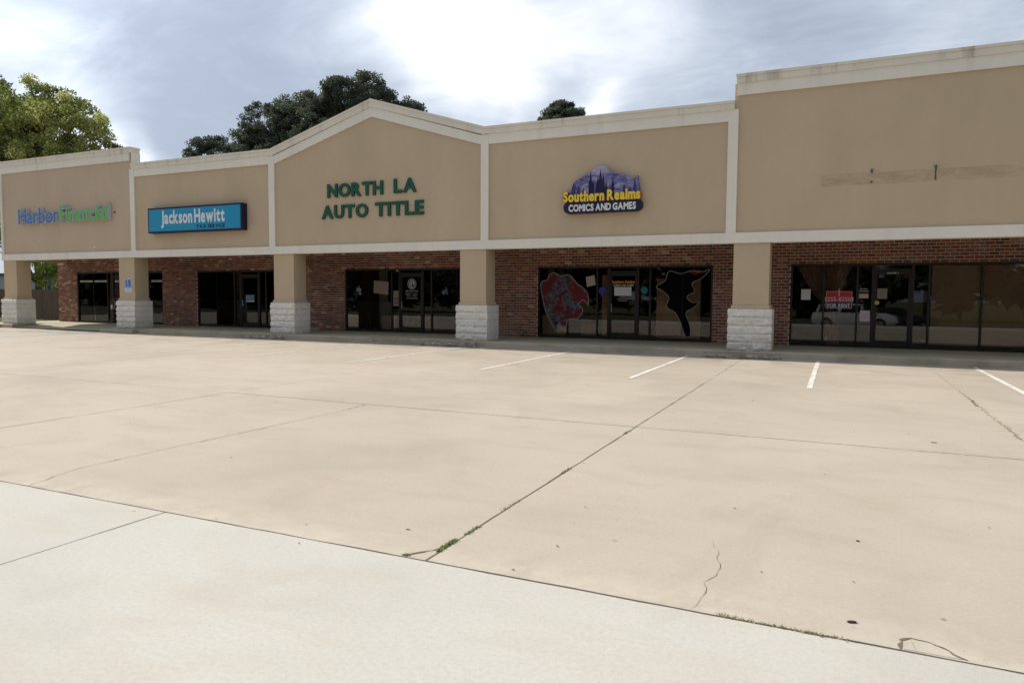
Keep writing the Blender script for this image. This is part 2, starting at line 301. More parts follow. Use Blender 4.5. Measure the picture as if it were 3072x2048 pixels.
# ---- lettering
GL = {}
def glyph(ch, bold=0.0):
    k = (ch, bold)
    if k in GL: return GL[k]
    c = bpy.data.curves.new('g', 'FONT'); c.body = ch; c.size = 1; c.offset = bold; c.resolution_u = 3
    o = bpy.data.objects.new('g', c); me = bpy.data.meshes.new_from_object(o)
    v = [(p.co.x, p.co.y) for p in me.vertices]; f = [tuple(q.vertices) for q in me.polygons]
    ed = {}
    for q in f:
        for i in range(len(q)):
            a, b = q[i], q[(i + 1) % len(q)]; ed[(a, b)] = 1
    bd = [(a, b) for (a, b) in ed if (b, a) not in ed]
    bpy.data.objects.remove(o); bpy.data.curves.remove(c); bpy.data.meshes.remove(me)
    GL[k] = (v, f, bd); return GL[k]
CAPH = None
def text_row(s, x0, x1, z0, z1, y, depth=0.0, bold=0.0, gap=.10, space=.32, per_char=False, swz=None):
    """letters from x0 to x1, cap height z0..z1, faces at y, depth back towards +y; returns list of MB"""
    H = max(p[1] for p in glyph('H', bold)[0]); H0 = min(p[1] for p in glyph('H', bold)[0])
    cur = 0; items = []
    for ch in s:
        if ch == ' ': cur += space; continue
        v, f, bd = glyph(ch, bold)
        if not v: cur += space; continue
        mn = min(p[0] for p in v); mxx = max(p[0] for p in v); items.append((ch, cur - mn)); cur += (mxx - mn) + gap
    tot = cur - gap; sx = (x1 - x0) / tot; sz = (z1 - z0) / (H - H0)
    outl = []; m = MB()
    for ch, off in items:
        if per_char: m = MB()
        v, f, bd = glyph(ch, bold); n = len(v)
        vs = [(x0 + (p[0] + off) * sx, y, z0 + (p[1] - H0) * sz) for p in v]; fs = [tuple(q) for q in f]
        if depth:
            vs += [(a, y + depth, c) for a, b, c in vs]; fs = fs + [tuple(i + n for i in reversed(q)) for q in f] + [(b, a, a + n, b + n) for a, b in bd]
        m.add(vs, fs)
        if per_char: outl.append((ch, m))
    return outl if per_char else m
def lettering(name, s, x0, x1, z0, z1, y, m, parent, depth=.0015, bold=.0, **k):
    return text_row(s, x0, x1, z0, z1, y, depth, bold, **k).obj(name, m, parent)

# ================================================================== setting
def gz(y):   # the lot is level; beyond the photographer the drive falls towards the road
    return 0.0 if y > -19 else (-.6 if y < -27 else -.6 * (-19 - y) / 8)
g = MB(); ys = [-420, -120, -60, -43, -27, -19, 0, 40, 120, 420]; xs = [-420, -120, -50, 0, 30, 120, 420]
for j, y in enumerate(ys):
    for x in xs: g.v.append((x, y, gz(y) - .07))
for j in range(len(ys) - 1):
    for i in range(len(xs) - 1): a = j * len(xs) + i; g.f.append((a, a + 1, a + 1 + len(xs), a + len(xs)))
g.c = [(.5,) * 3] * len(g.f); tag(g.obj('ground', 'grass', origin=(0, 0, -.07)), kind='structure')
g = MB(); g.add([(-300, -43, -.64), (300, -43, -.64), (300, -32, -.64), (-300, -32, -.64)], [(0, 1, 2, 3)]); tag(g.obj('road', 'road', origin=(0, -37, -.64)), kind='structure')

# the parking lot: concrete slabs over a bed of joint dirt
b = MB(); b.box(-46, 15, -19.2, -.20, -.05, -.016); lot = tag(b.obj('parking_lot', 'joint', origin=(0, -.2, -.05)), kind='structure')
b = MB(); b.add([(-46, -27, -.655), (15, -27, -.655), (15, -19, -.055), (-46, -19, -.055)], [(0, 1, 2, 3)]); drv = tag(b.obj('driveway', 'joint', origin=(0, -19, -.06)), kind='structure')
def edge(a, b, amp, seed):
    a = Vector(a); b = Vector(b); n = max(2, int((b - a).length / .16)); d = (b - a).normalized(); nn = Vector((-d.y, d.x)); o = []
    for i in range(n):
        t = i / n; p = a.lerp(b, t)
        if 0 < i: p = p + nn * amp * (noise.noise(Vector((p.x * 3.1, p.y * 3.1, seed))) + .6 * noise.noise(Vector((p.x * 14, p.y * 14, seed + 9))))
        o.append(p)
    return o
def slab(x0, x1, y0, y1, amp, m, parent, seed):
    pts = []
    cs = [(x0, y0), (x1, y0), (x1, y1), (x0, y1)]
    near = amp if (x1 > -14 and x0 < 6 and y0 > -26) else 0
    for i in range(4):
        a, c = Vector(cs[i]), Vector(cs[(i + 1) % 4]); pts += edge(a, c, near, seed + i) if near else [a]
    n = len(pts); lvl = R.uniform(-.0012, .0012)
    v = [(p.x, p.y, gz(p.y) + lvl) for p in pts] + [(p.x, p.y, gz(p.y) - .03) for p in pts]
    f = [tuple(range(n))] + [(i + n, (i + 1) % n + n, (i + 1) % n, i) for i in range(n)]
    q = MB(); q.add(v, f); return q.obj('slab', m, parent)
XJ = [(-44.8, .012), (-38.8, .012), (-32.6, .012), (-26.5, .012), (-20.35, .012), (-14.25, .014), (-8.16, .013), (-2.02, .018), (1.77, .018), (7.9, .014), (14, .01)]
YJ = [(-14.89, .016), (-10.43, .011), (-6.03, .005), (-.28, .0)]
for j in range(len(YJ) - 1):
    for i in range(len(XJ) - 1):
        (xa, wa), (xb, wb) = XJ[i], XJ[i + 1]; (ya, va), (yb, vb) = YJ[j], YJ[j + 1]
        if j == 2: wa *= .6; wb *= .6
        slab(xa + wa / 2, xb - wb / 2, ya + va / 2, yb - vb / 2, .007, 'lot', lot, i * 7 + j * 31)
DX = [-44.8, -38, -32.4, -26.6, -20.8, -14.9, -9.5, -4.04, 1.9, 7.9, 14]
for i in range(len(DX) - 1): slab(DX[i] + .006, DX[i + 1] - .006, -18.99, -14.898, .005, 'drive', lot, 400 + i)
for i in range(len(DX) - 1): slab(DX[i] + .006, DX[i + 1] - .006, -26.9, -19.01, 0, 'drive', drv, 500 + i)

# painted bay lines
def line(x, y0, y1, w=.088, m='line', name='painted_line', dx=0):
    q = MB(); n = 24
    v = []
    for i in range(n + 1):
        y = y0 + (y1 - y0) * i / n; k = .004 * math.sin(i * 2.1 + x); xx = x + dx * i / n
        v += [(xx - w / 2 + k, y, .0045), (xx + w / 2 + k, y, .0045)]
    q.add(v, [(2 * i, 2 * i + 1, 2 * i + 3, 2 * i + 2) for i in range(n)]); return q.obj(name, m, lot)
for x in (2.655, -.385, -3.34, -6.35, -9.49, -12.5, -15.36, -18.26): line(x, -5.85, -.45, m='line' if x > -9.6 else 'worn_line')
line(-21.6, -5.6, -1.2, m='worn_line'); line(5.7, -5.85, -.45); line(-24.6, -5.6, -1.0, m='blue'); line(-27.7, -5.6, -.6, m='blue')
for k in range(4): line(-25.2 + k * -.75, -1.9, -.9, m='blue', dx=.5)

# cracks in the slabs
def ribbon(pts, w, m='crack', name='crack', z=.0022, step=.05, wob=.012, seed=0):
    q = MB(); P_ = []
    for i in range(len(pts) - 1):
        a, c = Vector(pts[i]), Vector(pts[i + 1]); n = max(1, int((c - a).length / step))
        for k in range(n): P_.append(a.lerp(c, k / n))
    P_.append(Vector(pts[-1])); v = []
    for i, p in enumerate(P_):
        d = (P_[min(i + 1, len(P_) - 1)] - P_[max(i - 1, 0)]).normalized(); nn = Vector((-d.y, d.x))
        p = p + nn * wob * noise.noise(Vector((i * .45, seed, 0))) * 2; ww = w * (.35 + 1.0 * abs(noise.noise(Vector((i * .33, seed, 5)))) * 2)
        v += [(*(p - nn * ww / 2), z), (*(p + nn * ww / 2), z)]
    q.add(v, [(2 * i, 2 * i + 1, 2 * i + 3, 2 * i + 2) for i in range(len(P_) - 1)]); return q.obj(name, m, lot)
ribbon([(-5.52, -14.88), (-5.70, -14.4), (-5.70, -13.5), (-5.66, -12.7), (-5.63, -11.2), (-5.66, -10.5)], .008, seed=1)
ribbon([(-.64, -13.87), (-.58, -14.08), (-.53, -14.29), (-.57, -14.53), (-.55, -14.6), (-.56, -14.72), (-.58, -14.87)], .0024, wob=.016, seed=2)
ribbon([(-2.17, -14.87), (-2.14, -14.83), (-2.045, -14.70)], .011, wob=.004, seed=3)
ribbon([(.28, -14.88), (.285, -14.79), (.33, -14.755), (.40, -14.765), (.44, -14.79), (.47, -14.84), (.52, -14.87)], .013, wob=.008, step=.02, seed=4)
ribbon([(.345, -14.88), (.335, -14.84), (.33, -14.80)], .003, step=.02, wob=.004, seed=5)
ribbon([(-12.6, -7.6), (-10.9, -7.2), (-10.2, -7.35)], .004, seed=6)
ribbon([(-8.0, -11.8), (-6.4, -11.9)], .003, seed=7)
for k in range(26):      # the ragged right-hand joint
    y = -5.2 - k * .16; ribbon([(1.77 + R.uniform(-.02, .01), y), (1.77 + R.uniform(-.05, .05), y - .14)], .014, wob=.02, seed=20 + k, step=.03)
q = MB(); q.add([(x, y, .0016) for x, y in ((.29, -14.875), (.295, -14.80), (.34, -14.765), (.40, -14.772), (.45, -14.81), (.50, -14.872))], [tuple(range(6))]); q.obj('spalled_patch', 'lot', lot)

# weeds and moss in the joints
def weeds(name, segs, n, h, m, seed, spread=.02):
    rr = random.Random(seed); q = MB()
    for (x0, y0, x1, y1, k) in segs:
        for i in range(int(n * k)):
            t = rr.random(); x = x0 + (x1 - x0) * t + rr.gauss(0, spread); y = y0 + (y1 - y0) * t + rr.gauss(0, spread * .6); a = rr.random() * 2 * PI; hh = h * rr.uniform(.3, 1.1); w = rr.uniform(.002, .005); ln = rr.uniform(.2, 1.2) * hh
            cx, sy = math.cos(a), math.sin(a)
            q.add([(x - sy * w, y + cx * w, 0), (x + sy * w, y - cx * w, 0), (x + cx * ln, y + sy * ln, hh)], [(0, 1, 2)])
    return tag(q.obj(name, m, None, origin=(segs[0][0], segs[0][1], 0)), kind='stuff')
o = weeds('joint_weeds', [(-2.03, -14.74, -2.03, -14.52, 1.3), (-2.02, -14.42, -2.02, -14.25, .35), (-2.03, -13.9, -2.02, -13.6, .15), (-2.02, -12.75, -2.02, -12.55, .25), (-2.02, -10.9, -2.02, -10.7, .3), (-2.17, -14.87, -2.15, -14.86, .12)], 420, .012, 'weed', 3, .010)
tag(o, 'low green weeds and moss growing in the long joint at centre', 'weeds')
o = weeds('dry_weeds', [(-.46, -14.88, .0, -14.895, 1.0), (1.78, -6.2, 1.74, -6.9, 1.6), (1.77, -8.2, 1.77, -9.4, .6), (1.77, -5.9, 1.77, -2, .5), (-.1, -14.89, .1, -14.89, .4)], 200, .014, 'weed_dry', 4, .009)
tag(o, 'dry pale grass blades in the slab joints at right', 'weeds')

# litter
rr = random.Random(11)
q = MB()
def leaf(q, x, y, s):
    a = rr.random() * 2 * PI; t = .35; c, d = math.cos(a) * s, math.sin(a) * s
    q.add([(x - c, y - d, .004), (x + d * t, y - c * t, .004 + s * .25), (x + c, y + d, .005), (x - d * t, y + c * t, .003 + s * .15)], [(0, 1, 2), (0, 2, 3)])
for i in range(300): x = rr.uniform(-10, 4); y = rr.uniform(-15.2, -1); leaf(q, x, y, rr.uniform(.006, .014))
for i in range(260): x = rr.uniform(-3, 1.5); y = rr.uniform(-16.2, -13); leaf(q, x, y, rr.uniform(.002, .004))
tag(q.obj('leaf_litter', 'leaf_dry', origin=(0, -8, 0)), 'tiny dry leaves and grit scattered over the concrete', 'leaf litter', kind='stuff')
def pod(x, y, ln, w, a, name, m, lab, cat):
    q = MB(); n = 8; v = []; prof = [(-1, .25), (-.7, .85), (0, 1), (.6, .9), (.9, .5), (1, .1)]
    for t, r in prof:
        for k in range(n):
            th = 2 * PI * k / n; u = t * ln; vv = math.cos(th) * w * r; z = w * .55 * r * math.sin(th) + w * .55
            v.append((x + math.cos(a) * u - math.sin(a) * vv, y + math.sin(a) * u + math.cos(a) * vv, z))
    f = [(i * n + k, i * n + (k + 1) % n, (i + 1) * n + (k + 1) % n, (i + 1) * n + k) for i in range(len(prof) - 1) for k in range(n)] + [tuple(range(n - 1, -1, -1)), tuple(range((len(prof) - 1) * n, len(prof) * n))]
    q.add(v, f); return tag(q.obj(name, m), lab, cat)
pod(.10, -14.70, .022, .009, .35, 'crushed_bottle_cap', 'bottle', 'dark crushed scrap lying near the spalled slab edge', 'litter')
pod(.15, -13.50, .010, .007, 0, 'pebble', 'bottle', 'small dark pebble on the tan slab beyond the dark scrap', 'pebble')
pod(-2.39, -14.49, .016, .004, .1, 'dry_leaf', 'leaf_dry', 'single dry leaf left of the weedy joint', 'leaf')
pod(.92, -9.93, .03, .008, .1, 'dead_twig', 'leaf_dry', 'short dead twig on the slab left of the ragged joint', 'twig')

# walkway and kerb
wk = MB(); wk.box(-24.7, 14.5, -.14, 20, .0, .155); wk.box(-33.2, -30.75, -.14, 20, 0, .155); wk.box(-30.75, -24.7, 1.1, 20, 0, .155)
wk.add([(-30.75, -.14, .02), (-24.7, -.14, .02), (-24.7, 1.1, .155), (-30.75, 1.1, .155)], [(0, 1, 2, 3)])
walk = tag(wk.obj('walkway', 'walk', origin=(0, 0, 0)), kind='structure')
kb = MB()
def kerb(x0, x1):
    n = max(1, int((x1 - x0) / .5)); prof = [(-.300, -.01), (-.292, .135), (-.272, .157), (-.14, .159)]; v = []
    for i in range(n + 1):
        x = x0 + (x1 - x0) * i / n
        for (y, z) in prof: v.append((x, y + .006 * noise.noise(Vector((x * 1.7, z * 9, 1))), z + (.003 * noise.noise(Vector((x * 2.3, 3, y))) if z > .1 else 0)))
        v += [(x, -.14, -.01)]
    m_ = 5; kb.add(v, [(i * m_ + k, (i + 1) * m_ + k, (i + 1) * m_ + k + 1, i * m_ + k + 1) for i in range(n) for k in range(4)] + [tuple(range(5)), tuple(range(n * m_ + 4, n * m_ - 1, -1))])
kerb(-24.7, 14.5); kerb(-33.2, -30.75)
kb.obj('kerb', 'kerb', walk)
q = MB(); q.add([(-23.2, -.303, .05), (-20.6, -.303, .05), (-20.6, -.303, .09), (-23.2, -.303, .09)], [(0, 1, 2, 3)]); q.obj('yellow_paint', 'yellow', walk)

# ================================================================== building
BL = empty('strip_mall_building', (-12, 0, 0.155), 'long tan stucco strip mall with cream trim, brick shopfront wall and square columns', 'building')
XP = [-31.66, -23.7, -17.04, -9.2, -2.44, 5.5, 14.3]          # pilaster centres / ends
ZB0, ZB1, ZT, ZC, ZTH, ZCH = 2.769, 3.019, 5.702, 6.183, 6.303, 6.79
zones = [(-31.66, -23.7, 1), (-23.7, -17.04, 0), (-17.04, -9.2, 2), (-9.2, -2.44, 0), (-2.44, 5.5, 1), (5.5, 14.3, 1)]
AP = (-13.07, 6.84)
for i, (a, c, k) in enumerate(zones):
    top = {0: ZC - .206, 1: ZCH - .211}.get(k)
    q = MB()
    if k == 2: q.band([(a, ZB0 + .02), (-13.06, ZB0 + .02), (c, ZB0 + .02)], [(a, 5.953), (-13.06, 7.128), (c, 5.953)], 0, .28)
    else: q.band([(a, ZB0 + .02), (c, ZB0 + .02)], [(a, top), (c, top)], 0, .28)
    q.obj('stucco_panel', 'stucco_l' if i == 0 else 'stucco', BL)
    # lower band
    q = MB(); q.box(a + (0 if i else -.02), c, -.055, .30, ZB0, ZB1); q.obj('lower_trim_band', 'trim', BL)
    if k == 2:
        lo = [(a + .12, ZT), (AP[0], AP[1]), (c - .12, ZT)]; q = MB(); q.band(lo, [(a + .12, 5.96), (-13.06, 7.13), (c - .12, 5.96)], -.05, -.0005); q.obj('upper_trim_band', 'trim', BL)
        q = MB(); q.band([(a, 5.955), (-13.06, 7.13), (c, 5.955)], [(a, 6.12), (-13.06, 7.30), (c, 6.12)], -.085, .31); q.obj('coping', 'coping', BL)
        q = MB(); q.band([(a, 6.121), (-13.06, 7.301), (c, 6.121)], [(a, 6.185), (-13.06, 7.365), (c, 6.185)], -.105, .33); q.obj('coping_cap', 'coping', BL)
    else:
        zt, zc = (ZT, ZC) if k == 0 else (ZTH, ZCH); zm = zc - (.205 if k == 0 else .21)
        xa, xc = (a + .12, c - .12)
        if i == 0: xa = a - .02
        if i == 4: xa = -2.38; xc = c
        if i == 5: xa = a
        q = MB(); q.box(xa, xc, -.05, -.0005, zt, zm); q.obj('upper_trim_band', 'trim', BL)
        ea, ec = a, c
        if i == 0: ea = a - .06; ec = c + .0
        if i == 4: ea = -2.40
        q = MB(); q.box(ea, ec, -.085, .31, zm, zc - .065); q.obj('coping', 'coping', BL)
        q = MB(); q.box(ea - (.015 if i in (0, 4) else 0), ec + (.015 if i == 0 else 0), -.105, .33, zc - .064, zc); q.obj('coping_cap', 'coping', BL)
for x, w, z in ((-31.60, .14, ZTH), (-23.70, .23, ZC - .205), (-17.04, .24, 5.965), (-9.20, .24, 5.965), (-2.46, .235, ZC - .205)):
    bx('pilaster', 'trim', BL, x - w / 2, x + w / 2, -.058, -.0007, ZB1, z)
# the taller end bays show the flank of their parapet
bx('parapet_return', 'trim', BL, -23.699, -23.66, -.047, .30, ZC + .002, ZCH - .212)
# roof, soffit, flanks, rear
bx('roof', 'side', BL, -31.66, 14.3, .28, 2.60, 2.955, 3.02); bx('soffit', 'soffit', BL, -31.66, 14.3, .30, 2.596, 2.935, 2.955)
bx('flank_fascia', 'stucco', BL, -31.66, -31.50, .30, 2.60, ZB0, 5.3)
bx('rear_block', 'side', BL, -32.2, 14.3, 2.80, 19.5, 3.0, 5.2)
bx('flank_wall', 'side', BL, -32.2, -32.0, 2.80, 19.5, .155, 3.0); bx('flank_wall', 'side', BL, 14.1, 14.3, 2.80, 19.5, .155, 3.0)
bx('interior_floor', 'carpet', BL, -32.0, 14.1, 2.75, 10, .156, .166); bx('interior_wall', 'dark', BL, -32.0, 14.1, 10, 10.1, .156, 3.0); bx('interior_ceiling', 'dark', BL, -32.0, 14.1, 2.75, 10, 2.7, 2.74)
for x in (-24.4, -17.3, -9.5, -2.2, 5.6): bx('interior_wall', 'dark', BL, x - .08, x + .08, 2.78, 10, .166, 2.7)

# columns on split-face stone
CX = [(-31.66, -30.82), (-24.59, -23.75), (-17.03, -16.19), (-10.01, -9.17), (-2.38, -1.54), (5.5, 6.34), (13.2, 14.04)]
def block(x0, x1, y0, y1, z0, z1, parent, seed, rough_side):
    """a stone course with a hand-split front (and sides where it shows)"""
    q = MB(); nx, nz = 20, 7; v = []; f = []
    def grid(fn, nu, nv):
        k = len(v)
        for j in range(nv + 1):
            for i in range(nu + 1): v.append(fn(i / nu, j / nv))
        for j in range(nv):
            for i in range(nu): a = k + j * (nu + 1) + i; f.append((a, a + 1, a + nu + 2, a + nu + 1))
    def rz(x, t, s): e = min(t, 1 - t, .22) / .22; return (.022 + .042 * noise.noise(Vector((x * 7, t * 1.4 + seed * 3, s)))) * max(0, e) + .014 * noise.noise(Vector((x * 24, t * 5, seed)))
    def xs(t, u): return .011 * noise.noise(Vector((seed * 1.3, t * 3, u)))
    grid(lambda a, t: (x0 + (x1 - x0) * a + (xs(t, 0) if a == 0 else xs(t, 9) if a == 1 else 0) - (.012 * math.sin(PI * t) if a == 0 else 0) + (.012 * math.sin(PI * t) if a == 1 and rough_side else 0), y0 - rz(x0 + (x1 - x0) * a, t, 0), z0 + (z1 - z0) * t), nx, nz)
    e0 = [v[j * (nx + 1)] for j in range(nz + 1)]; e1 = [v[j * (nx + 1) + nx] for j in range(nz + 1)]
    grid(lambda a, t: (e1[round(t * nz)][0] * (1 - a) + (x1) * a, e1[round(t * nz)][1] * (1 - a) + y1 * a, z0 + (z1 - z0) * t), 3, nz)
    grid(lambda a, t: (x0 * (1 - a) + e0[round(t * nz)][0] * a, y1 * (1 - a) + e0[round(t * nz)][1] * a, z0 + (z1 - z0) * t), 3, nz)
    k = len(v); v += [(x0, y0, z1), (x1, y0, z1), (x1, y1, z1), (x0, y1, z1), (x0, y0, z0), (x1, y0, z0), (x1, y1, z0), (x0, y1, z0)]; f += [(k, k + 1, k + 2, k + 3), (k + 7, k + 6, k + 5, k + 4), (k + 2, k + 6, k + 7, k + 3)]
    q.add(v, f); return q.obj('stone_block', 'stone', parent)
for ci, (a, c) in enumerate(CX):
    q = MB(); q.box(a, c, 0.0, .58, .155, ZB0 - .001)
    col = q.obj('column', 'stucco', BL)
    bx('base_moulding', 'stucco', col, a - .03, c + .03, -.035, .61, 1.176, 1.255)
    for k in range(5): block(a - .085, c + .085, -.075, .67, .160 + k * .2035, .160 + (k + 1) * .2035 - .006, col, ci * 11 + k * 3.7, ci in (4, 5))

# brick wall with its openings
STW = [(-30.90, -25.47), (-23.50, -18.12), (-16.16, -10.80), (-8.65, -3.27), (-1.21, 4.33), (7.2, 12.6)]
Z0, Z1 = .156, 2.360
wl = MB(); xs_ = [-32.2] + [v for s in STW for v in s] + [14.3]
for i in range(0, len(xs_), 2): wl.box(xs_[i], xs_[i + 1], 2.60, 2.78, .155, 2.954)
for a, c in STW: wl.box(a, c, 2.60, 2.78, Z1, 2.954)
BW = wl.obj('brick_wall', 'mortar', BL, origin=(-9, 2.6, .155))
BH, BWd = .0847, .2065
pal = [((.23, .080, .055), 5), ((.19, .062, .050), 5), ((.27, .11, .065), 4), ((.14, .055, .050), 3), ((.085, .055, .055), 2.5), ((.30, .17, .10), 2), ((.38, .28, .20), 1.3), ((.24, .15, .12), 2), ((.12, .09, .085), 1)]
def bcol(rr, x, z):
    t = noise.noise(Vector((x * .55, z * 1.2, 4))); u = rr.random() * sum(w for _, w in pal)
    for c, w in pal:
        u -= w
        if u <= 0: break
    k = rr.uniform(.9, 1.5); c = tuple(v * k for v in c)
    if t > .22: m_ = min(.4, (t - .22) * 1.3); c = tuple(v * (1 - m_) + w * m_ for v, w in zip(c, (.34, .24, .175)))
    return c
rr = random.Random(5); bricks = []
rows = int((2.954 - .155) / BH) + 1
for r in range(rows):
    z = .159 + r * BH; zt = min(z + BH - .017, 2.953)
    if zt - z < .03: continue
    n0 = int(-33 / BWd); x = -32.2 - (BWd / 2 if r % 2 else 0)
    while x < 14.3:
        a, c = max(x, -32.2), min(x + BWd - .016, 14.3)
        segs = [(a, c)]
        if z < Z1 - .01:
            for (s0, s1) in STW:
                ns = []
                for (p, t) in segs:
                    if t <= s0 or p >= s1: ns.append((p, t)); continue
                    if p < s0 - .02: ns.append((p, s0))
                    if t > s1 + .02: ns.append((s1, t))
                segs = ns
            if zt > Z1 and z < Z1: pass
        for (p, t) in segs:
            if t - p > .03: bricks.append((p, t, z, zt))
        x += BWd
def bd(b): return (Vector(((b[0] + b[1]) / 2, 2.6, b[2])) - CAMP).length
def seen(b):
    x = (b[0] + b[1]) / 2
    if x > 3.3 or x < -32: return False
    if b[2] > 2.9: return False
    for (a, c) in CX:
        k = (2.6 + 18.165) / 18.165
        if a * k - .12 < x < c * (2.6 + 18.165) / (18.165 + .58) + .05 and x < 0: return False
    return True
bricks.sort(key=lambda b: (not (seen(b) and b[1] - b[0] > .17), bd(b)))
variants = []
for k in range(24):
    q = MB(); c = bcol(rr, rr.uniform(-30, 3), rr.uniform(0, 3)); q.box(-(BWd - .016) / 2, (BWd - .016) / 2, 0, .02, 0, BH - .017, c); variants.append(q.mesh('brick', 'brick'))
wall_o = ORG[BW.name]
for b_ in bricks[:300]:
    o = bpy.data.objects.new('brick', rr.choice(variants)); C.objects.link(o); o.parent = BW
    o.location = Vector(((b_[0] + b_[1]) / 2, 2.590 + rr.uniform(-.002, .002), b_[2])) - wall_o
    o.scale = ((b_[1] - b_[0]) / (BWd - .016), 1, (b_[3] - b_[2]) / (BH - .017))
q = MB()
for b_ in bricks[300:]:
    y = 2.590 + rr.uniform(-.002, .002); q.box(b_[0], b_[1], y, y + .02, b_[2], b_[3], bcol(rr, b_[0], b_[2]))
o = q.obj('brickwork', 'brick', BW, origin=wall_o); o['kind'] = 'stuff'
# brick on the flank corner
q = MB()
for r in range(rows - 1):
    z = .159 + r * BH
    for k in range(1): q.box(-32.212, -32.20, 2.61, 2.80, z, z + BH - .017, bcol(rr, -32, z))
o = q.obj('corner_brickwork', 'brick', BW, origin=wall_o); o['kind'] = 'stuff'

# shopfronts
def ST(a, offs, flip=False): return [a + v for v in offs]
std = [0, 1.02, 1.99, 2.32, 3.25, 3.60, 4.55, 5.38]
LAY = [[-30.90 + v for v in std[:-1]] + [-25.47], [-23.5 + v for v in std], [-16.16 + v for v in std[:-1]] + [-10.80], [-8.65 + v for v in (0, 1.0, 1.95, 2.31, 3.21, 3.58, 4.53, 5.38)],
       [-1.21 + v for v in (0, .83, 1.64, 2.01, 2.91, 3.28, 4.41, 5.54)], [7.2 + v for v in (0, 1.0, 1.95, 2.31, 3.21, 3.58, 4.53, 5.40)]]
GY = 2.655; DOORS = []
for si, xs in enumerate(LAY):
    fr = MB(); fr.box(xs[0], xs[-1], 2.615, 2.715, Z1 - .06, Z1 - .001); fr.box(xs[0], xs[3], 2.615, 2.715, Z0, Z0 + .07); fr.box(xs[4], xs[-1], 2.615, 2.715, Z0, Z0 + .07)
    fr.box(xs[0], xs[0] + .055, 2.616, 2.714, Z0 + .07, Z1 - .06); fr.box(xs[-1] - .055, xs[-1], 2.616, 2.714, Z0 + .07, Z1 - .06)
    win = fr.obj('window', 'bronze', BL)
    for j in range(1, 7):
        thin = (si != 4 and j in (1, 6)) or False
        w = .010 if thin else (.075 if j in (3, 4) else .05)
        z0 = Z0 + .07 if j not in (3, 4) else Z0
        bx('mullion', 'bronze', win, xs[j] - w / 2, xs[j] + w / 2, 2.6165 if not thin else 2.648, 2.7135 if not thin else 2.662, z0, Z1 - .06)
    for j in (0, 1, 2, 4, 5, 6):
        bx('pane', 'glass', win, xs[j] + .0255, xs[j + 1] - .0255, GY, GY + .006, Z0 + .071, Z1 - .061)
    d0, d1 = xs[3] + .0385, xs[4] - .0385; dm = MB(); dt = 2.155
    dm.box(d0, d1, 2.618, 2.712, dt, dt + .055); dm.box(d0, d0 + .055, 2.640, 2.690, Z0 + .01, dt - .004); dm.box(d1 - .055, d1, 2.640, 2.690, Z0 + .01, dt - .004)
    dm.box(d0 + .055, d1 - .055, 2.641, 2.689, dt - .085, dt - .005); dm.box(d0 + .055, d1 - .055, 2.641, 2.689, Z0 + .011, Z0 + .20)
    dr = dm.obj('door', 'bronze', BL)
    bx('pane', 'glass', dr, d0 + .0555, d1 - .0555, GY, GY + .006, Z0 + .201, dt - .086)
    bx('transom_pane', 'glass', dr, d0 + .002, d1 - .002, GY, GY + .006, dt + .056, Z1 - .061)
    hx = d0 + .075 if si == 4 else d0 + .06
    hb = MB(); hb.tube((hx, 2.60, .98), (hx, 2.60, 1.22), .011); hb.tube((hx, 2.60, 1.0), (hx, 2.64, 1.0), .008); hb.tube((hx, 2.60, 1.20), (hx, 2.64, 1.20), .008); hb.obj('handle', 'steel' if si != 4 else 'bronze', dr)
    lb = MB(); lb.tube((hx, 2.632, 1.05), (hx, 2.642, 1.05), .022, n=12); lb.obj('lock', 'steel', dr)
    DOORS.append((dr, d0, d1))
LY = 2.6525    # vinyl on the outside of the glass
# suite at far left: name bands across the glass
for j, (x0, x1) in enumerate(((-30.75, -29.92), (-29.78, -28.93), (-26.2, -25.55))): 
    pb = bx('name_band', 'pale_band', None, x0, x1, 2.650, 2.653, 1.925, 2.005)
    tag(pb, ['pale green name band on the leftmost window pane, nearest the wall corner', 'pale green name band on the second window pane from the left', 'pale green name band on the pane right of the handicap-sign column'][j], 'window decal', 'pale bands across the far left shopfront')
    lettering('lettering', 'FINANCIAL' if j != 1 else 'INSURANCE', x0 + .2, x1 - .2, 1.95, 1.985, 2.6480, 'sign_navy', pb)
dr, d0, d1 = DOORS[0]
bx('door_band', 'pale_band', dr, d0 + .08, d0 + .33, 2.650, 2.653, 1.925, 2.005)
bx('door_band', 'pale_band', dr, d0 + .40, d1 - .08, 2.650, 2.653, 1.925, 2.005)
for k, s in enumerate(('MON - FRI', '8:00 - 5:00', 'LOANS', 'TITLE', 'NOTARY', 'SUITE 5')): lettering('lettering', s, d0 + .42, d1 - .10, 1.72 - k * .10, 1.76 - k * .10, 2.6510, 'vinyl', dr)
tag(bx('notice', 'paper', None, -28.74, -28.52, 2.632, 2.635, .76, .95), 'small white notice low on the far left shop door', 'notice')
# tax shop
tag(bx('wall_poster', 'poster_blue', None, -22.25, -21.62, 2.69, 2.70, 1.35, 1.95), 'dim blue poster behind the glass of the tax shop, left of its door', 'poster')
tag(bx('open_sign', 'red_neon', None, -22.2, -21.75, 2.69, 2.71, 1.98, 2.06), 'small dim red sign above the blue poster in the tax shop', 'sign')
tag(bx('hanging_picture', 'tan_paper', None, -20.87, -20.66, 2.69, 2.70, 1.62, 1.86), 'small pale picture behind the tax shop door glass', 'picture')
pp = tag(bx('flyer', 'light_blue_paper', None, -20.95, -20.52, 2.648, 2.651, 1.14, 1.42), 'light blue flyer stuck on the tax shop door', 'flyer'); bx('printed_strip', 'vinyl', pp, -20.93, -20.54, 2.645, 2.6475, 1.145, 1.19)
tag(bx('wall_poster', 'poster_blue', None, -19.75, -19.3, 2.69, 2.70, 1.2, 1.9), 'dim blue poster in the tax shop window beside the stone column', 'poster')
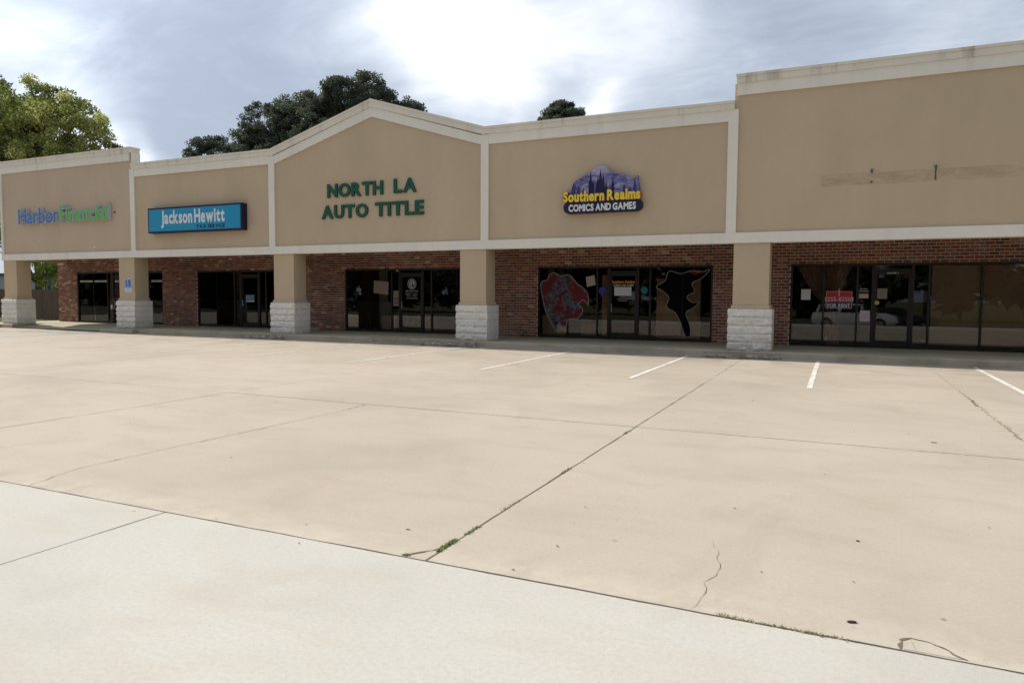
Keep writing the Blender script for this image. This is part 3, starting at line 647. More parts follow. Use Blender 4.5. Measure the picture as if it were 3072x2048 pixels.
# title office
dr, d0, d1 = DOORS[2]
def disc(name, m, parent, x, z, rx, rz, y, t=.0015, n=28, hole=0):
    q = MB(); o_ = [(x + rx * math.cos(2 * PI * i / n), z + rz * math.sin(2 * PI * i / n)) for i in range(n)]
    if hole:
        i_ = [(x + rx * hole * math.cos(2 * PI * i / n), z + rz * hole * math.sin(2 * PI * i / n)) for i in range(n)]
        q.band(i_ + [i_[0]], o_ + [o_[0]], y, y + t)
    else: q.prism(o_, y, y + t)
    return q.obj(name, m, parent)
ex, ez = -13.36, 1.83
disc('emblem_ring', 'vinyl', dr, ex, ez, .175, .185, LY, hole=.90); disc('emblem_disc', 'vinyl', dr, ex, ez, .118, .128, LY)
for k in range(18):
    if k in (0, 9): continue
    a = 2 * PI * k / 18; bx('emblem_mark', 'vinyl', dr, ex + .138 * math.cos(a) - .008, ex + .138 * math.cos(a) + .008, LY, LY + .001, ez + .146 * math.sin(a) - .009, ez + .146 * math.sin(a) + .009)
q = MB(); q.prism([(ex - .065, ez + .085), (ex + .03, ez + .085), (ex + .035, ez + .03), (ex + .015, ez - .02), (ex + .075, ez - .02), (ex + .09, ez - .07), (ex + .05, ez - .085), (ex - .02, ez - .075), (ex - .06, ez - .08), (ex - .045, ez - .01)], LY - .0012, LY - .0004); q.obj('emblem_shape', 'black_vinyl', dr)
q = MB(); q.prism([(ex - .045, ez + .07), (ex + .012, ez + .07), (ex - .005, ez + .0), (ex - .005, ez - .06), (ex - .04, ez - .065), (ex - .028, ez - .01)], LY - .0024, LY - .0016); q.obj('emblem_shape', 'vinyl', dr)
for s, x0, x1, z0, z1 in (('318-333-7521', -13.62, -13.11, 1.565, 1.615), ('MONDAY - FRIDAY', -13.62, -13.11, 1.475, 1.515), ('8:30am - 4:30pm', -13.58, -13.15, 1.41, 1.445), ('NO SOLICITING', -13.57, -13.14, 1.325, 1.368), ('1405 Farmerville Hwy', -13.63, -13.09, .515, .548), ('Suite 2', -13.45, -13.27, .445, .48)):
    lettering('lettering', s, x0, x1, z0, z1, LY, 'vinyl', dr, bold=.01)
q = MB(); q.prism([(-14.93, 1.955), (-14.31, 1.905), (-14.33, 1.46), (-14.95, 1.515)], 2.645, 2.648); tag(q.obj('notice_board', 'tan_paper', None), 'large tan poster taped crookedly to the title office window', 'poster')
q = tag(bx('notice', 'tan_paper', None, -14.12, -13.86, 2.645, 2.648, 1.345, 1.60), 'upper of two tan notices beside the title office door', 'notice')
q = tag(bx('notice', 'tan_paper', None, -14.12, -13.86, 2.645, 2.648, 1.065, 1.315), 'lower of two tan notices beside the title office door, printed with text', 'notice')
for k in range(3): bx('printed_line', 'navy_text', q, -14.09, -13.89, 2.6435, 2.6445, 1.13 + k * .055, 1.145 + k * .055)
tag(bx('door_chime', 'tan_paper', None, -13.98, -13.87, 2.60, 2.614, 2.25, 2.33), 'small pale square box on the header over the title office door', 'box')
# comics shop
dr, d0, d1 = DOORS[3]
lettering('lettering', 'Southern Realms', -6.26, -5.54, 1.845, 1.935, LY, 'orange_vinyl', dr, bold=.025, gap=.03); lettering('lettering', 'COMICS AND GAMES', -6.21, -5.58, 1.755, 1.82, LY, 'vinyl', dr, bold=.03, gap=.05)
tag(bx('notice', 'paper', None, -6.17, -5.64, 2.644, 2.647, 1.475, 1.735), 'blank white sheet taped to the comics shop door', 'notice')
for s, x0, x1, z0, z1 in (('SUNDAY', -5.98, -5.80, 1.425, 1.455), ('12:00pm-5:00pm', -6.07, -5.73, 1.375, 1.405), ('CLOSED MONDAY', -6.05, -5.76, 1.31, 1.34)): lettering('lettering', s, x0, x1, z0, z1, LY, 'vinyl', dr, bold=.02)
tag(disc('round_sticker', 'blue_sticker', None, -6.54, 1.62, .13, .12, 2.6515), 'round dark blue sticker left of the comics shop door', 'sticker'); 
tag(disc('round_sticker', 'teal_sticker', None, -5.25, 1.64, .10, .11, 2.6515), 'round teal sticker right of the comics shop door', 'sticker')
# abstract window graphics (plain shapes)
def blob(pts, n=6):
    o = []; m_ = len(pts)
    for i in range(m_):
        p0, p1, p2, p3 = [Vector(pts[(i + k) % m_]) for k in (-1, 0, 1, 2)]
        for k in range(n):
            t = k / n; o.append(.5 * ((2 * p1) + (-p0 + p2) * t + (2 * p0 - 5 * p1 + 4 * p2 - p3) * t * t + (-p0 + 3 * p1 - 3 * p2 + p3) * t ** 3))
    return o
def outline(q, pts, w, y, t=.001):
    n = len(pts); inn = []; ou = []
    for i in range(n + 1):
        a, b_, c = pts[(i - 1) % n], pts[i % n], pts[(i + 1) % n]; d = (c - a).normalized(); nn = Vector((-d.y, d.x)) * w / 2
        inn.append(tuple(b_ - nn)); ou.append(tuple(b_ + nn))
    q.band(inn, ou, y, y + t)
from mathutils.geometry import tessellate_polygon
def flatpoly(q, pts, y):
    tr = tessellate_polygon([[Vector((p[0], p[1], 0)) for p in pts]]); q.add([(p[0], y, p[1]) for p in pts], [tuple(t) for t in tr])
GA = empty('window_graphic', (-7.7, 2.65, .3), 'dark red and steel blue abstract splash decal with pale outline on comics shop left window', 'window decal')
def mottled(name, stops, sc):
    m = mat(name, (.1, .1, .1), .6, spec=.2); g = G(m); n = g.noise(g.map(g.pos(), (1, 1, 1.3)), sc, 5, .62, .9); g.col(g.ramp(n, stops)); return m
MT['mottled_red'] = mottled('printed_red_splash', [(.34, (.012, .012, .018)), (.42, (.07, .085, .12)), (.47, (.15, .17, .21)), (.505, (.03, .012, .012)), (.54, (.19, .018, .016)), (.64, (.13, .012, .012)), (.72, (.03, .012, .012))], 4.2)
MT['mottled_steel'] = mottled('printed_steel_splash', [(.34, (.012, .012, .02)), (.48, (.08, .10, .14)), (.56, (.16, .19, .24)), (.64, (.10, .035, .025)), (.75, (.03, .02, .02))], 5.5)
w1 = blob([(-8.57, 1.86), (-8.34, 1.96), (-8.28, 2.10), (-8.12, 2.18), (-7.92, 2.08), (-7.60, 2.10), (-7.36, 1.84), (-7.20, 1.74), (-7.02, 1.54), (-6.98, 1.18), (-7.14, 1.34), (-7.30, 1.20), (-7.16, 1.02), (-7.32, .78), (-7.62, .72), (-7.74, .50), (-7.96, .58), (-8.04, .36), (-8.20, .62), (-8.40, .98), (-8.50, 1.38)], 5)
q = MB(); flatpoly(q, w1, 2.6515); q.obj('red_field', 'mottled_red', GA)
q = MB(); outline(q, w1, .016, 2.6495); q.obj('outline', 'outline_vinyl', GA)
for pts in ([(-8.50, 1.80), (-8.2, 2.08), (-8.02, 2.04), (-8.22, 1.72), (-8.44, 1.45)], [(-7.42, 1.78), (-7.1, 1.55), (-7.04, 1.28), (-7.24, 1.24), (-7.5, 1.42)], [(-7.5, .92), (-7.3, .82), (-7.62, .76), (-7.74, .98)]):
    q = MB(); flatpoly(q, blob(pts), 2.6505); q.obj('red_fold', 'dark_red_vinyl', GA)
w3 = [Vector(p) for p in ((-7.08, 2.04), (-6.80, 2.10), (-6.76, 1.80), (-7.04, 1.74))]; q = MB(); flatpoly(q, w3, 2.6515); q.obj('grey_patch', 'outline_vinyl', GA)
GB = empty('window_graphic', (-4.2, 2.65, .3), 'dark abstract wave decal with thin pale outline on comics shop right window', 'window decal')
w2 = blob([(-4.52, 2.20), (-4.20, 2.12), (-3.86, 2.21), (-3.60, 2.16), (-3.36, 2.24), (-3.58, 2.00), (-3.86, 1.84), (-3.78, 1.62), (-4.00, 1.46), (-3.86, 1.30), (-3.64, 1.30), (-3.84, 1.12), (-4.02, .98), (-3.90, .64), (-3.88, .34), (-4.02, .32), (-4.14, .64), (-4.32, .98), (-4.58, 1.16), (-4.52, 1.42), (-4.70, 1.62), (-4.90, 1.74), (-4.64, 1.92)], 4)
q = MB(); flatpoly(q, w2, 2.6515); q.obj('dark_field', 'black_vinyl', GB)
q = MB(); outline(q, w2, .013, 2.6495); q.obj('outline', 'outline_vinyl', GB)
q = MB(); flatpoly(q, blob([(-3.95, 2.19), (-3.6, 2.22), (-3.72, 2.1), (-3.9, 2.13)], 4), 2.6505); q.obj('red_accent', 'dark_red_vinyl', GB)
for k, (x0, x1, z0, z1, yy) in enumerate([(-4.90, -3.62, .24, 1.98, 2.73), (-8.55, -7.75, .24, .85, 2.76), (-7.3, -6.75, .24, .62, 2.9), (-6.6, -6.42, .24, 2.1, 2.8)]):
    tag(bx('backing_board', 'cardboard', None, x0, x1, yy, yy + .02, z0, z1), ['tall tan board standing behind the comics shop right window', 'low tan board behind the comics shop leftmost pane', 'short tan board behind the pane left of the comics shop door', 'narrow tan strip behind the sidelight of the comics shop'][k], 'board')
tag(bx('backing_board', 'cardboard', None, -14.75, -14.2, 2.85, 2.87, .24, .72), 'low tan board behind the title office window under the crooked poster', 'board')
bxs = bx('counter', 'cardboard', None, -13.6, -13.0, 3.4, 3.7, .17, .78); tag(bxs, 'low brown counter seen through the title office door', 'counter')
# suite 1
dr, d0, d1 = DOORS[4]
lettering('lettering', 'SUITE 1', 1.11, 1.37, 2.075, 2.125, LY - .014, 'sign_grey', dr, bold=.02)
tag(bx('notice', 'paper', None, -.935, -.70, 2.645, 2.648, 1.395, 1.68), 'plain white sheet on the first pane of the vacant suite', 'notice')
fs = tag(bx('for_rent_sign', 'sign_border', None, -.315, .315, 2.642, 2.647, 1.175, 1.63), 'red and navy FOR RENT sign taped inside the vacant suite window', 'sign')
bx('red_field', 'red_sign', fs, -.30, .30, 2.640, 2.6415, 1.335, 1.617); bx('navy_field', 'navy_sign', fs, -.30, .30, 2.640, 2.6415, 1.19, 1.334)
lettering('lettering', '255-8250', -.28, .285, 1.365, 1.475, 2.6385, 'sign_grey', fs, bold=.006, gap=.07); lettering('lettering', 'FOR RENT', -.275, .275, 1.20, 1.30, 2.6385, 'sign_white', fs, bold=.018, gap=.06)
for (x0, x1, z0, z1) in ((-.015, .015, 1.50, 1.69), (-.34, -.30, 1.36, 1.48), (.30, .345, 1.36, 1.48), (-.01, .02, 1.15, 1.19)): bx('tape_strip', 'tape', fs, x0, x1, 2.6365, 2.638, z0, z1)
lettering('lettering', 'No Cash', .50, .67, 1.672, 1.71, LY, 'sign_white', dr, bold=.02); lettering('lettering', 'Payments', .475, .70, 1.615, 1.653, LY, 'sign_white', dr, bold=.02)
tag(bx('notice', 'cardboard', None, .47, .70, 2.645, 2.648, 1.445, 1.57), 'small tan card under the No Cash Payments lettering', 'notice')
tag(bx('notice', 'tan_paper', None, .90, 1.13, 2.632, 2.635, 1.435, 1.705), 'tan sheet on the suite 1 door glass above the yellow sticker', 'notice')
tag(disc('round_sticker', 'yellow_sticker', None, .90, 1.335, .055, .055, 2.6325), 'round yellow sticker by the suite 1 door handle', 'sticker')
nn = tag(bx('notice', 'pink_paper', None, .515, .745, 2.645, 2.648, .845, 1.125), 'pinkish white printed notice on the sidelight of the suite 1 door', 'notice')
for k in range(5): bx('printed_line', 'navy_text', nn, .545, .715, 2.6435, 2.6445, .91 + k * .035, .914 + k * .035)
def drape(name, pl, pr, lab):     # a pleated cloth between two edges: pl / pr = lists of (x, z) from top to bottom
    q = MB(); nu = 42; nv = len(pl) - 1; v = []
    for j in range(nv + 1):
        for i in range(nu + 1):
            t = i / nu; v.append((pl[j][0] + (pr[j][0] - pl[j][0]) * t, 2.86 + .035 * math.sin(t * 42) * (1 - .4 * j / nv), pl[j][1] + (pr[j][1] - pl[j][1]) * t))
    q.add(v, [(j * (nu + 1) + i, j * (nu + 1) + i + 1, (j + 1) * (nu + 1) + i + 1, (j + 1) * (nu + 1) + i) for j in range(nv) for i in range(nu)])
    return tag(q.obj(name, 'curtain', None, smooth=True), lab, 'curtain')
drape('curtain', [(-1.05, 2.30), (-.88, 1.95), (-.62, 1.55), (-.35, 1.22), (-.3, 1.16), (-.3, .9), (-.3, .2)], [(.28, 2.30), (.16, 1.95), (.02, 1.55), (-.10, 1.22), (-.12, 1.16), (-.04, .9), (.04, .2)], 'taupe curtain gathered at the middle inside the vacant suite window')
for k, (x0, x1) in enumerate(((2.13, 3.18), (3.23, 4.27), (7.26, 8.18), (8.24, 9.12))):
    B_ = empty('window_blind', ((x0 + x1) / 2, 2.72, 2.29), ['tan slatted blind in the pane right of the suite 1 door', 'tan slatted blind in the rightmost pane of suite 1', 'tan slatted blind in the first pane of the suite beyond suite 1', 'tan slatted blind in the second pane of the suite beyond suite 1'][k], 'blind', 'slatted blinds in the right hand shop windows')
    q = MB(); z = .27
    while z < 2.22: q.add([(x0, 2.745, z), (x1, 2.745, z), (x1, 2.722, z + .052), (x0, 2.722, z + .052)], [(0, 1, 2, 3)]); z += .047
    o = q.obj('slats', 'blind', B_); o['kind'] = 'stuff'; bx('head_rail', 'blind', B_, x0, x1, 2.715, 2.755, 2.24, 2.29)

# ---- signs on the fascia
HS = empty('letter_sign', (-27.7, -.16, 4.2), 'channel letter sign reading HarborFinancial in blue and green with white returns', 'sign')
for ch, m in text_row('HarborFinancial', -30.28, -24.90, 4.20, 4.80, -.17, .16, .03, gap=.055, per_char=True):
    xc = sum(v[0] for v in m.v) / len(m.v); o = m.obj('letter', 'letter_return', HS)
i = 0
for ch, m in text_row('HarborFinancial', -30.27, -24.91, 4.20, 4.80, -.176, .004, .012, gap=.078, per_char=True):
    m.obj('letter_face', 'letter_blue' if i < 6 else 'letter_green', HS); i += 1
bx('cable_stub', 'conduit', HS, -24.74, -24.69, -.05, -.001, 4.44, 4.49)
JH = empty('box_sign', (-20.4, -.13, 3.6), 'sky blue light box sign reading Jackson Hewitt TAX SERVICE', 'sign')
bx('cabinet', 'sign_navy', JH, -22.64, -18.16, -.25, -.001, 3.595, 4.485); bx('face', 'sign_cyan', JH, -22.585, -18.215, -.256, -.2505, 3.655, 4.425)
lettering('lettering', 'Jackson Hewitt', -21.96, -18.92, 3.90, 4.37, -.259, 'sign_white', JH, depth=.0025, bold=.034, gap=.065, space=.16); lettering('lettering', 'TAX SERVICE', -20.24, -18.91, 3.70, 3.825, -.259, 'navy_text', JH, depth=.0025, bold=.045, gap=.09)
NS = empty('letter_sign', (-13.1, -.03, 3.83), 'dark green letter sign reading NORTH LA AUTO TITLE on the gabled bay', 'sign')
for s, x0, x1, z0, z1 in (('NORTH', -14.76, -12.66, 4.485, 4.905), ('LA', -12.27, -11.47, 4.50, 4.925), ('AUTO', -14.99, -13.21, 3.83, 4.245), ('TITLE', -12.95, -11.22, 3.83, 4.255)):
    for ch, m in text_row(s, x0, x1, z0, z1, -.055, .054, .038, gap=.07, per_char=True): m.obj('letter', 'green_letter', NS)
# comics sign: cut-out hill with a plain spired skyline
CS = empty('shop_sign', (-5.7, -.1, 3.64), 'cut-out Southern Realms COMICS AND GAMES sign with purple hill and dark spires', 'sign')
hill = [(-6.66, 3.98), (-6.62, 4.22), (-6.52, 4.30), (-6.50, 4.47), (-6.30, 4.56), (-6.12, 4.68), (-6.0, 4.72), (-5.88, 4.82), (-5.74, 4.85), (-5.60, 4.82), (-5.50, 4.68), (-5.40, 4.65), (-5.26, 4.60), (-5.16, 4.62), (-5.08, 4.54), (-4.90, 4.47), (-4.84, 4.46), (-4.79, 4.55), (-4.76, 4.40), (-4.73, 4.20), (-4.72, 3.98)]
def hillm():
    m = mat('painted_hill_sky', (.2, .2, .35), .5); g = G(m); n = g.noise(g.map(g.pos(), (1, 1, 2.2)), 3.4, 5, .65, .8); sx = g.n('ShaderNodeSeparateXYZ'); g.l(g.pos(), sx.inputs[0])
    c = g.ramp(n, [(.35, (.07, .065, .20)), (.5, (.16, .15, .31)), (.68, (.42, .38, .52))]); g.col(g.mix(g.f(sx.outputs[2], 4.6, 4.85, 0, .75), c, (.50, .48, .55))); return m
MT['hill'] = hillm()
q = MB(); q.prism(hill, -.15, -.001); q.obj('hill_panel', 'hill', CS)
def spires(items, m, y):
    for i, (x, w, z0, zs, zt) in enumerate(items):
        q = MB(); yy = y - .0006 * i; q.prism([(x - w / 2, z0), (x + w / 2, z0), (x + w / 2, zs), (x + w * .32, zs + .01), (x, zt), (x - w * .32, zs + .01), (x - w / 2, zs)], yy, yy + .0005); q.obj('spire', m, CS)
P('spire_dark', (.012, .012, .05), .7); P('spire_mid', (.035, .045, .16), .7)
spires([(-6.50, .10, 4.0, 4.34, 4.46), (-6.36, .08, 4.0, 4.28, 4.40), (-6.22, .07, 4.0, 4.22, 4.30), (-5.12, .09, 4.0, 4.26, 4.34), (-4.96, .07, 4.0, 4.2, 4.28), (-4.84, .08, 4.0, 4.3, 4.54), (-6.6, .09, 4.0, 4.12, 4.2)], 'spire_mid', -.154)
spires([(-6.03, .10, 4.0, 4.46, 4.74), (-5.96, .06, 4.0, 4.36, 4.52), (-5.86, .07, 4.0, 4.3, 4.46), (-5.76, .10, 4.0, 4.5, 4.78), (-5.83, .06, 4.0, 4.4, 4.60), (-5.68, .08, 4.0, 4.38, 4.66), (-5.60, .08, 4.0, 4.28, 4.42), (-5.42, .07, 4.0, 4.36, 4.52), (-5.50, .04, 4.0, 4.22, 4.32)], 'spire_dark', -.158)
pill = []
for k in range(9): a = -PI / 2 - PI * k / 8; pill.append((-6.62 + .16 * math.cos(a), 3.80 + .16 * math.sin(a)))
for k in range(9): a = PI / 2 - PI * k / 8; pill.append((-4.80 + .16 * math.cos(a), 3.80 + .16 * math.sin(a)))
q = MB(); q.prism(pill, -.162, -.001); q.obj('base_panel', 'sign_navy', CS)
text_row('Southern Realms', -6.80, -4.67, 3.935, 4.23, -.172, .14, .075, gap=.0, space=.22).obj('lettering_backing', 'sign_orange', CS)
lettering('lettering', 'Southern Realms', -6.78, -4.69, 3.945, 4.22, -.185, 'sign_yellow', CS, depth=.01, bold=.042, gap=.055, space=.24)
lettering('lettering', 'COMICS AND GAMES', -6.63, -4.80, 3.69, 3.875, -.170, 'sign_white', CS, depth=.006, bold=.04, gap=.055, space=.2)
# chipped spots and anchor holes in the stucco
for (x, z, w, h, m) in ((-29.25, 3.53, .09, .03, 'trim'), (-25.95, 3.20, .10, .07, 'trim'), (-18.0, 3.72, .05, .06, 'trim'), (-11.28, 4.86, .03, .03, 'conduit'), (-10.93, 4.88, .02, .02, 'conduit'), (-10.95, 4.56, .02, .02, 'conduit')):
    q = MB(); n = 9; q.prism([(x + w * (.4 + .25 * math.sin(k * 2.7)) * math.cos(2 * PI * k / n), z + h * (.4 + .25 * math.cos(k * 1.9)) * math.sin(2 * PI * k / n)) for k in range(n)], -.003, -.001); q.obj('stucco_chip', m, BL)
# handicapped parking sign
AS = tag(bx('accessible_parking_sign', 'white_plastic', None, -24.27, -23.93, -.012, -.001, 1.50, 1.98), 'blue and white handicapped parking sign on the second column from the left', 'sign')
bx('blue_field', 'acc_blue', AS, -24.25, -23.95, -.0145, -.0125, 1.66, 1.96)
disc('wheelchair_symbol', 'white_plastic', AS, -24.10, 1.76, .068, .068, -.017, hole=.72); disc('wheelchair_symbol', 'white_plastic', AS, -24.115, 1.92, .020, .020, -.017)
q = MB(); q.prism([(-24.135, 1.89), (-24.105, 1.89), (-24.10, 1.83), (-24.05, 1.83), (-24.02, 1.74), (-24.045, 1.735), (-24.07, 1.80), (-24.13, 1.80)], -.017, -.0155); q.obj('wheelchair_symbol', 'white_plastic', AS)
lettering('lettering', 'RESERVED', -24.22, -23.98, 1.59, 1.63, -.0135, 'acc_blue', AS); lettering('lettering', 'PARKING', -24.22, -23.98, 1.53, 1.57, -.0135, 'acc_blue', AS)
# remains of the removed sign on the vacant bay
for k, (x, zz) in enumerate(((.58, 4.33), (1.83, 4.33))):
    e = empty('conduit_stub', (x, -.02, zz), ['grey conduit stub left of the two on the blank right fascia', 'grey conduit stub trailing rust on the blank right fascia'][k], 'conduit')
    q = MB(); q.tube((x, -.001, zz), (x, -.035, zz), .036, n=10); q.obj('collar', 'steel', e); q = MB(); q.tube((x, -.05, zz + .02), (x, -.075, zz - .07), .018, n=8); q.obj('cable', 'conduit', e)
    bx('anchor', 'conduit', e, x - .02, x + .02, -.02, -.001, zz - .28, zz - .24)
    if k: bx('rust_streak', 'rust', e, x - .014, x + .016, -.0025, -.001, zz - .24, zz - .06)
q = MB()
for x0, x1 in ((-.46, 5.3),): q.box(x0, x1, -.0022, -.0008, 4.02, 4.27)
q.obj('sign_ghost', 'ghost', BL)
q = MB()
for x0, x1 in ((-.48, .42), (.70, 1.70), (2.0, 3.1)): q.box(x0, x1, -.0040, -.0028, 4.272, 4.284)
q.box(-.485, -.472, -.0040, -.0028, 4.03, 4.27); q.obj('sign_outline', 'cardboard', BL)

# ---- wheel stops
def stop(x0, x1, y, lab):
    q = MB(); pr = [(-.085, 0), (-.080, .05), (-.045, .115), (.045, .115), (.080, .05), (.085, 0)]; n = 14; v = []
    for i in range(n + 1):
        t = i / n; e = .10 if i in (0, n) else 0; x = x0 + (x1 - x0) * t; s = 1 if not e else .96
        for (dy, z) in pr: v.append((x + (.05 * z / .115 * (1 if i == 0 else -1 if i == n else 0)), y + dy * s + .006 * noise.noise(Vector((x * 4, z * 20, y))), z + .002 + .006 * noise.noise(Vector((x * 5, dy * 9, 2))) * (z > .06)))
    m_ = len(pr); q.add(v, [(i * m_ + k, (i + 1) * m_ + k, (i + 1) * m_ + k + 1, i * m_ + k + 1) for i in range(n) for k in range(m_ - 1)] + [tuple(range(m_)), tuple(range(n * m_ + m_ - 1, n * m_ - 1, -1))])
    tag(q.obj('wheel_stop', 'walk' if 'pale' in lab else 'stop', None), lab, 'wheel stop', 'concrete wheel stops along the walkway')
stop(-2.98, -1.16, -.62, 'stained concrete wheel stop before the rightmost visible column')
stop(-11.0, -9.18, -.50, 'stained concrete wheel stop in front of the fourth column from the left')
stop(-18.0, -16.2, -.50, 'dark stained concrete wheel stop before the column between the tax shop and gabled bay')
stop(-25.1, -23.3, -.42, 'pale concrete wheel stop before the column with the handicapped sign')
stop(-33.2, -31.4, -.42, 'concrete wheel stop at the far left end of the walkway')

# ================================================================== fence, shed, trees
FN = empty('wooden_fence', (-44, 6, 0), 'weathered brown wooden privacy fence beyond the far left end of the walkway', 'fence')
pk = MB(); pk.box(-.069, .069, -.01, .01, 0, 1.60); pm = pk.mesh('plank', 'fence'); x = -58; rr = random.Random(9)
while x < -32.4:
    o = bpy.data.objects.new('plank', pm); C.objects.link(o); o.parent = FN; o.location = (x + 44, rr.uniform(-.006, .006), .02 + rr.uniform(-.02, .02)); x += .146
bx('rail', 'fence', FN, -58, -32.3, 6.012, 6.05, .35, .44); bx('rail', 'fence', FN, -58, -32.3, 6.012, 6.05, 1.30, 1.39)
SH = empty('metal_shed', (-58, 15, 0), 'pale grey metal shed behind the wooden fence', 'shed')
bx('wall', 'shed', SH, -68, -51.9, 14.2, 19, 0, 2.72); bx('wall', 'white_plastic', SH, -51.6, -51.4, 14.0, 14.2, 0, 2.7)
bx('roof', 'shed_roof', SH, -68.3, -51.2, 13.9, 19.3, 2.76, 2.86)
bx('wall', 'shed', SH, -51.2, -44, 14.3, 19, 0, 2.60)

def tree(name, x, y, crown, nclump, nleaf, ls, m, lab, cat, group=None, trunk_r=.22, seed=1, cl=.9, flat=.7, limbs=True, gb=0):
    """crown: list of lobes (dx, dy, z, rx, ry, rz)"""
    rr = random.Random(seed); gr = gz(y) - .07; T = empty(name, (x, y, gr), lab, cat, group); tp = max(c[2] + c[5] * .3 for c in crown)
    v = []; f = []; cols = []; tm = MB(); zl = min(c[2] - c[5] for c in crown)
    pts = [Vector((x, y, gr))]; n = 7
    for i in range(1, n + 1): pts.append(Vector((x + .5 * noise.noise(Vector((i * .6, seed, 0))) * i / 3, y + .4 * noise.noise(Vector((i * .6, seed, 4))), gr + (tp - gr) * i / n)))
    for i in range(n): tm.tube(pts[i], pts[i + 1], trunk_r * (1 - i / (n + 1.0)), trunk_r * (1 - (i + 1) / (n + 1.0)), 8)
    tm.obj('trunk', 'bark', T, origin=(x, y, gr))
    lm = MB(); vol = [c[3] * c[4] * c[5] for c in crown]; tot = sum(vol); ctr = []
    for c, w in zip(crown, vol):
        for k in range(max(2, int(nclump * w / tot))):
            while True:
                p = Vector((rr.uniform(-1, 1), rr.uniform(-1, 1), rr.uniform(-1, 1)))
                if .35 < p.length < 1: break
            p *= (.72 + .28 / max(.4, p.length)); ctr.append(Vector((x + c[0] + p.x * c[3], y + c[1] + p.y * c[4], c[2] + p.z * c[5])))
    for cpt in ctr:
        if limbs and rr.random() < .45:
            i = min(n - 1, max(0, int((cpt.z - gr) / (tp - gr) * n) - 1)); a = pts[i]; mid = a.lerp(cpt, .55) + Vector((0, 0, -.25)); lm.tube(a, mid, trunk_r * .22, trunk_r * .12, 4); lm.tube(mid, cpt, trunk_r * .12, .02, 4)
        r = cl * rr.uniform(.6, 1.15); tone = rr.gauss(.42, .16)
        for k in range(nleaf):
            d = Vector((rr.gauss(0, 1), rr.gauss(0, 1), rr.gauss(0, 1))).normalized() * r * (rr.random() ** .45); d.z *= flat; p = cpt + d
            a = Vector((rr.gauss(0, 1), rr.gauss(0, 1), rr.gauss(.3, 1))).normalized(); b_ = a.orthogonal().normalized(); s = ls * rr.uniform(.6, 1.3)
            j = len(v); v += [tuple(p - b_ * s * .38), tuple(p + b_ * s * .38), tuple(p + a * s)]; f.append((j, j + 1, j + 2))
            t = max(0, min(1, tone + rr.gauss(0, .16))); cols.append(t)
    if lm.v: lm.obj('limbs', 'bark', T, origin=(x, y, gr))
    me = bpy.data.meshes.new('crown'); me.from_pydata([(p[0] - x, p[1] - y, p[2] - gr) for p in v], [], f); ca = me.color_attributes.new('Col', 'FLOAT_COLOR', 'CORNER'); buf = []
    for t in cols: buf += [t, t, t, 1] * 3
    ca.data.foreach_set('color', buf); me.materials.append(MT[m]); o = bpy.data.objects.new('crown', me); C.objects.link(o); put(o, (x, y, gr), T); return T
PG = 'pines behind the strip mall'
tree('pine_tree', -68.0, 45, [(0, 0, 17.6, 3.4, 3, 2.4), (-2.6, 0, 16, 1.8, 2, 1.4), (1.5, 0, 15.8, 2.6, 2.4, 1.8)], 110, 170, .21, 'pine', 'small rounded pine, lowest and leftmost of the row behind the mall', 'tree', PG, .2, 3, .8)
tree('pine_tree', -60.8, 45.5, [(-1.0, 0, 20.0, 2.4, 2.8, 1.8), (.9, 0, 20.6, 3.2, 3, 2.7), (-2.4, 0, 17.4, 3.2, 2.8, 2.0), (1.0, 0, 17, 4.6, 3.6, 2.8)], 230, 190, .21, 'pine', 'open crowned pine left of the gable, between the small round one and the dense one', 'tree', PG, .25, 4, .85)
tree('pine_tree', -55.5, 46.5, [(-.8, 0, 21.5, 3.9, 3.4, 2.5), (1.6, 0, 20.2, 4.0, 3.2, 3.2), (0, 0, 17.4, 5.2, 3.6, 3.0)], 260, 220, .21, 'pine', 'dense dark pine just left of the tallest one behind the gable', 'tree', PG, .28, 5, .9)
tree('pine_tree', -48.3, 45, [(0.8, 0, 22.6, 4.0, 3.4, 2.1), (-2.4, 0, 21.2, 3.2, 3.2, 2.4), (3.8, 0, 21.0, 2.9, 2.8, 2.0), (-3.2, 0, 18.2, 4.0, 3.4, 3.0), (1.0, 0, 18.4, 3.0, 3.2, 2.0)], 280, 220, .21, 'pine', 'tallest and darkest pine rising behind the gable peak', 'tree', PG, .32, 6, .9)
tree('pine_tree', -40.5, 46, [(-1.2, 0, 19.7, 2.4, 2.4, 1.7), (1.4, 0, 18.6, 2.4, 2.4, 1.4), (0, 0, 17.5, 3.4, 3, 1.6)], 120, 210, .24, 'pine', 'pine just right of the gable peak, mostly hidden by the parapet', 'tree', PG, .24, 7, .8)
tree('pine_tree', -23.9, 45, [(0, 0, 17.0, 2.3, 2.2, 2.3), (-2.4, 0, 16.0, .9, .9, .5)], 230, 200, .17, 'pine', 'small round topped pine standing alone above the comics shop parapet', 'tree', PG, .2, 8, .5)
tree('broadleaf_tree', -50.6, 13, [(-.8, 0, 13.4, 4.6, 4, 2.6), (1.8, 0, 11.8, 4.6, 4, 2.6), (-3.6, 0, 11.5, 5, 4, 3.0), (.4, 0, 8.8, 6.6, 5, 2.9), (3.4, 0, 8.6, 3.6, 3.4, 2.2), (-1, 0, 6.2, 6, 4, 1.6)], 760, 150, .16, 'olive', 'large sunlit olive green tree at the far left above the parapet', 'tree', None, .22, 12, .66, .75)
tree('pine_tree', -59.5, 15, [(0, 0, 15.4, 2.6, 3, 2.6), (0, 0, 11.5, 4.0, 4, 3.0)], 130, 190, .24, 'pine', 'dark pine at the left picture edge behind the sunlit tree', 'tree', PG, .25, 13, .8)
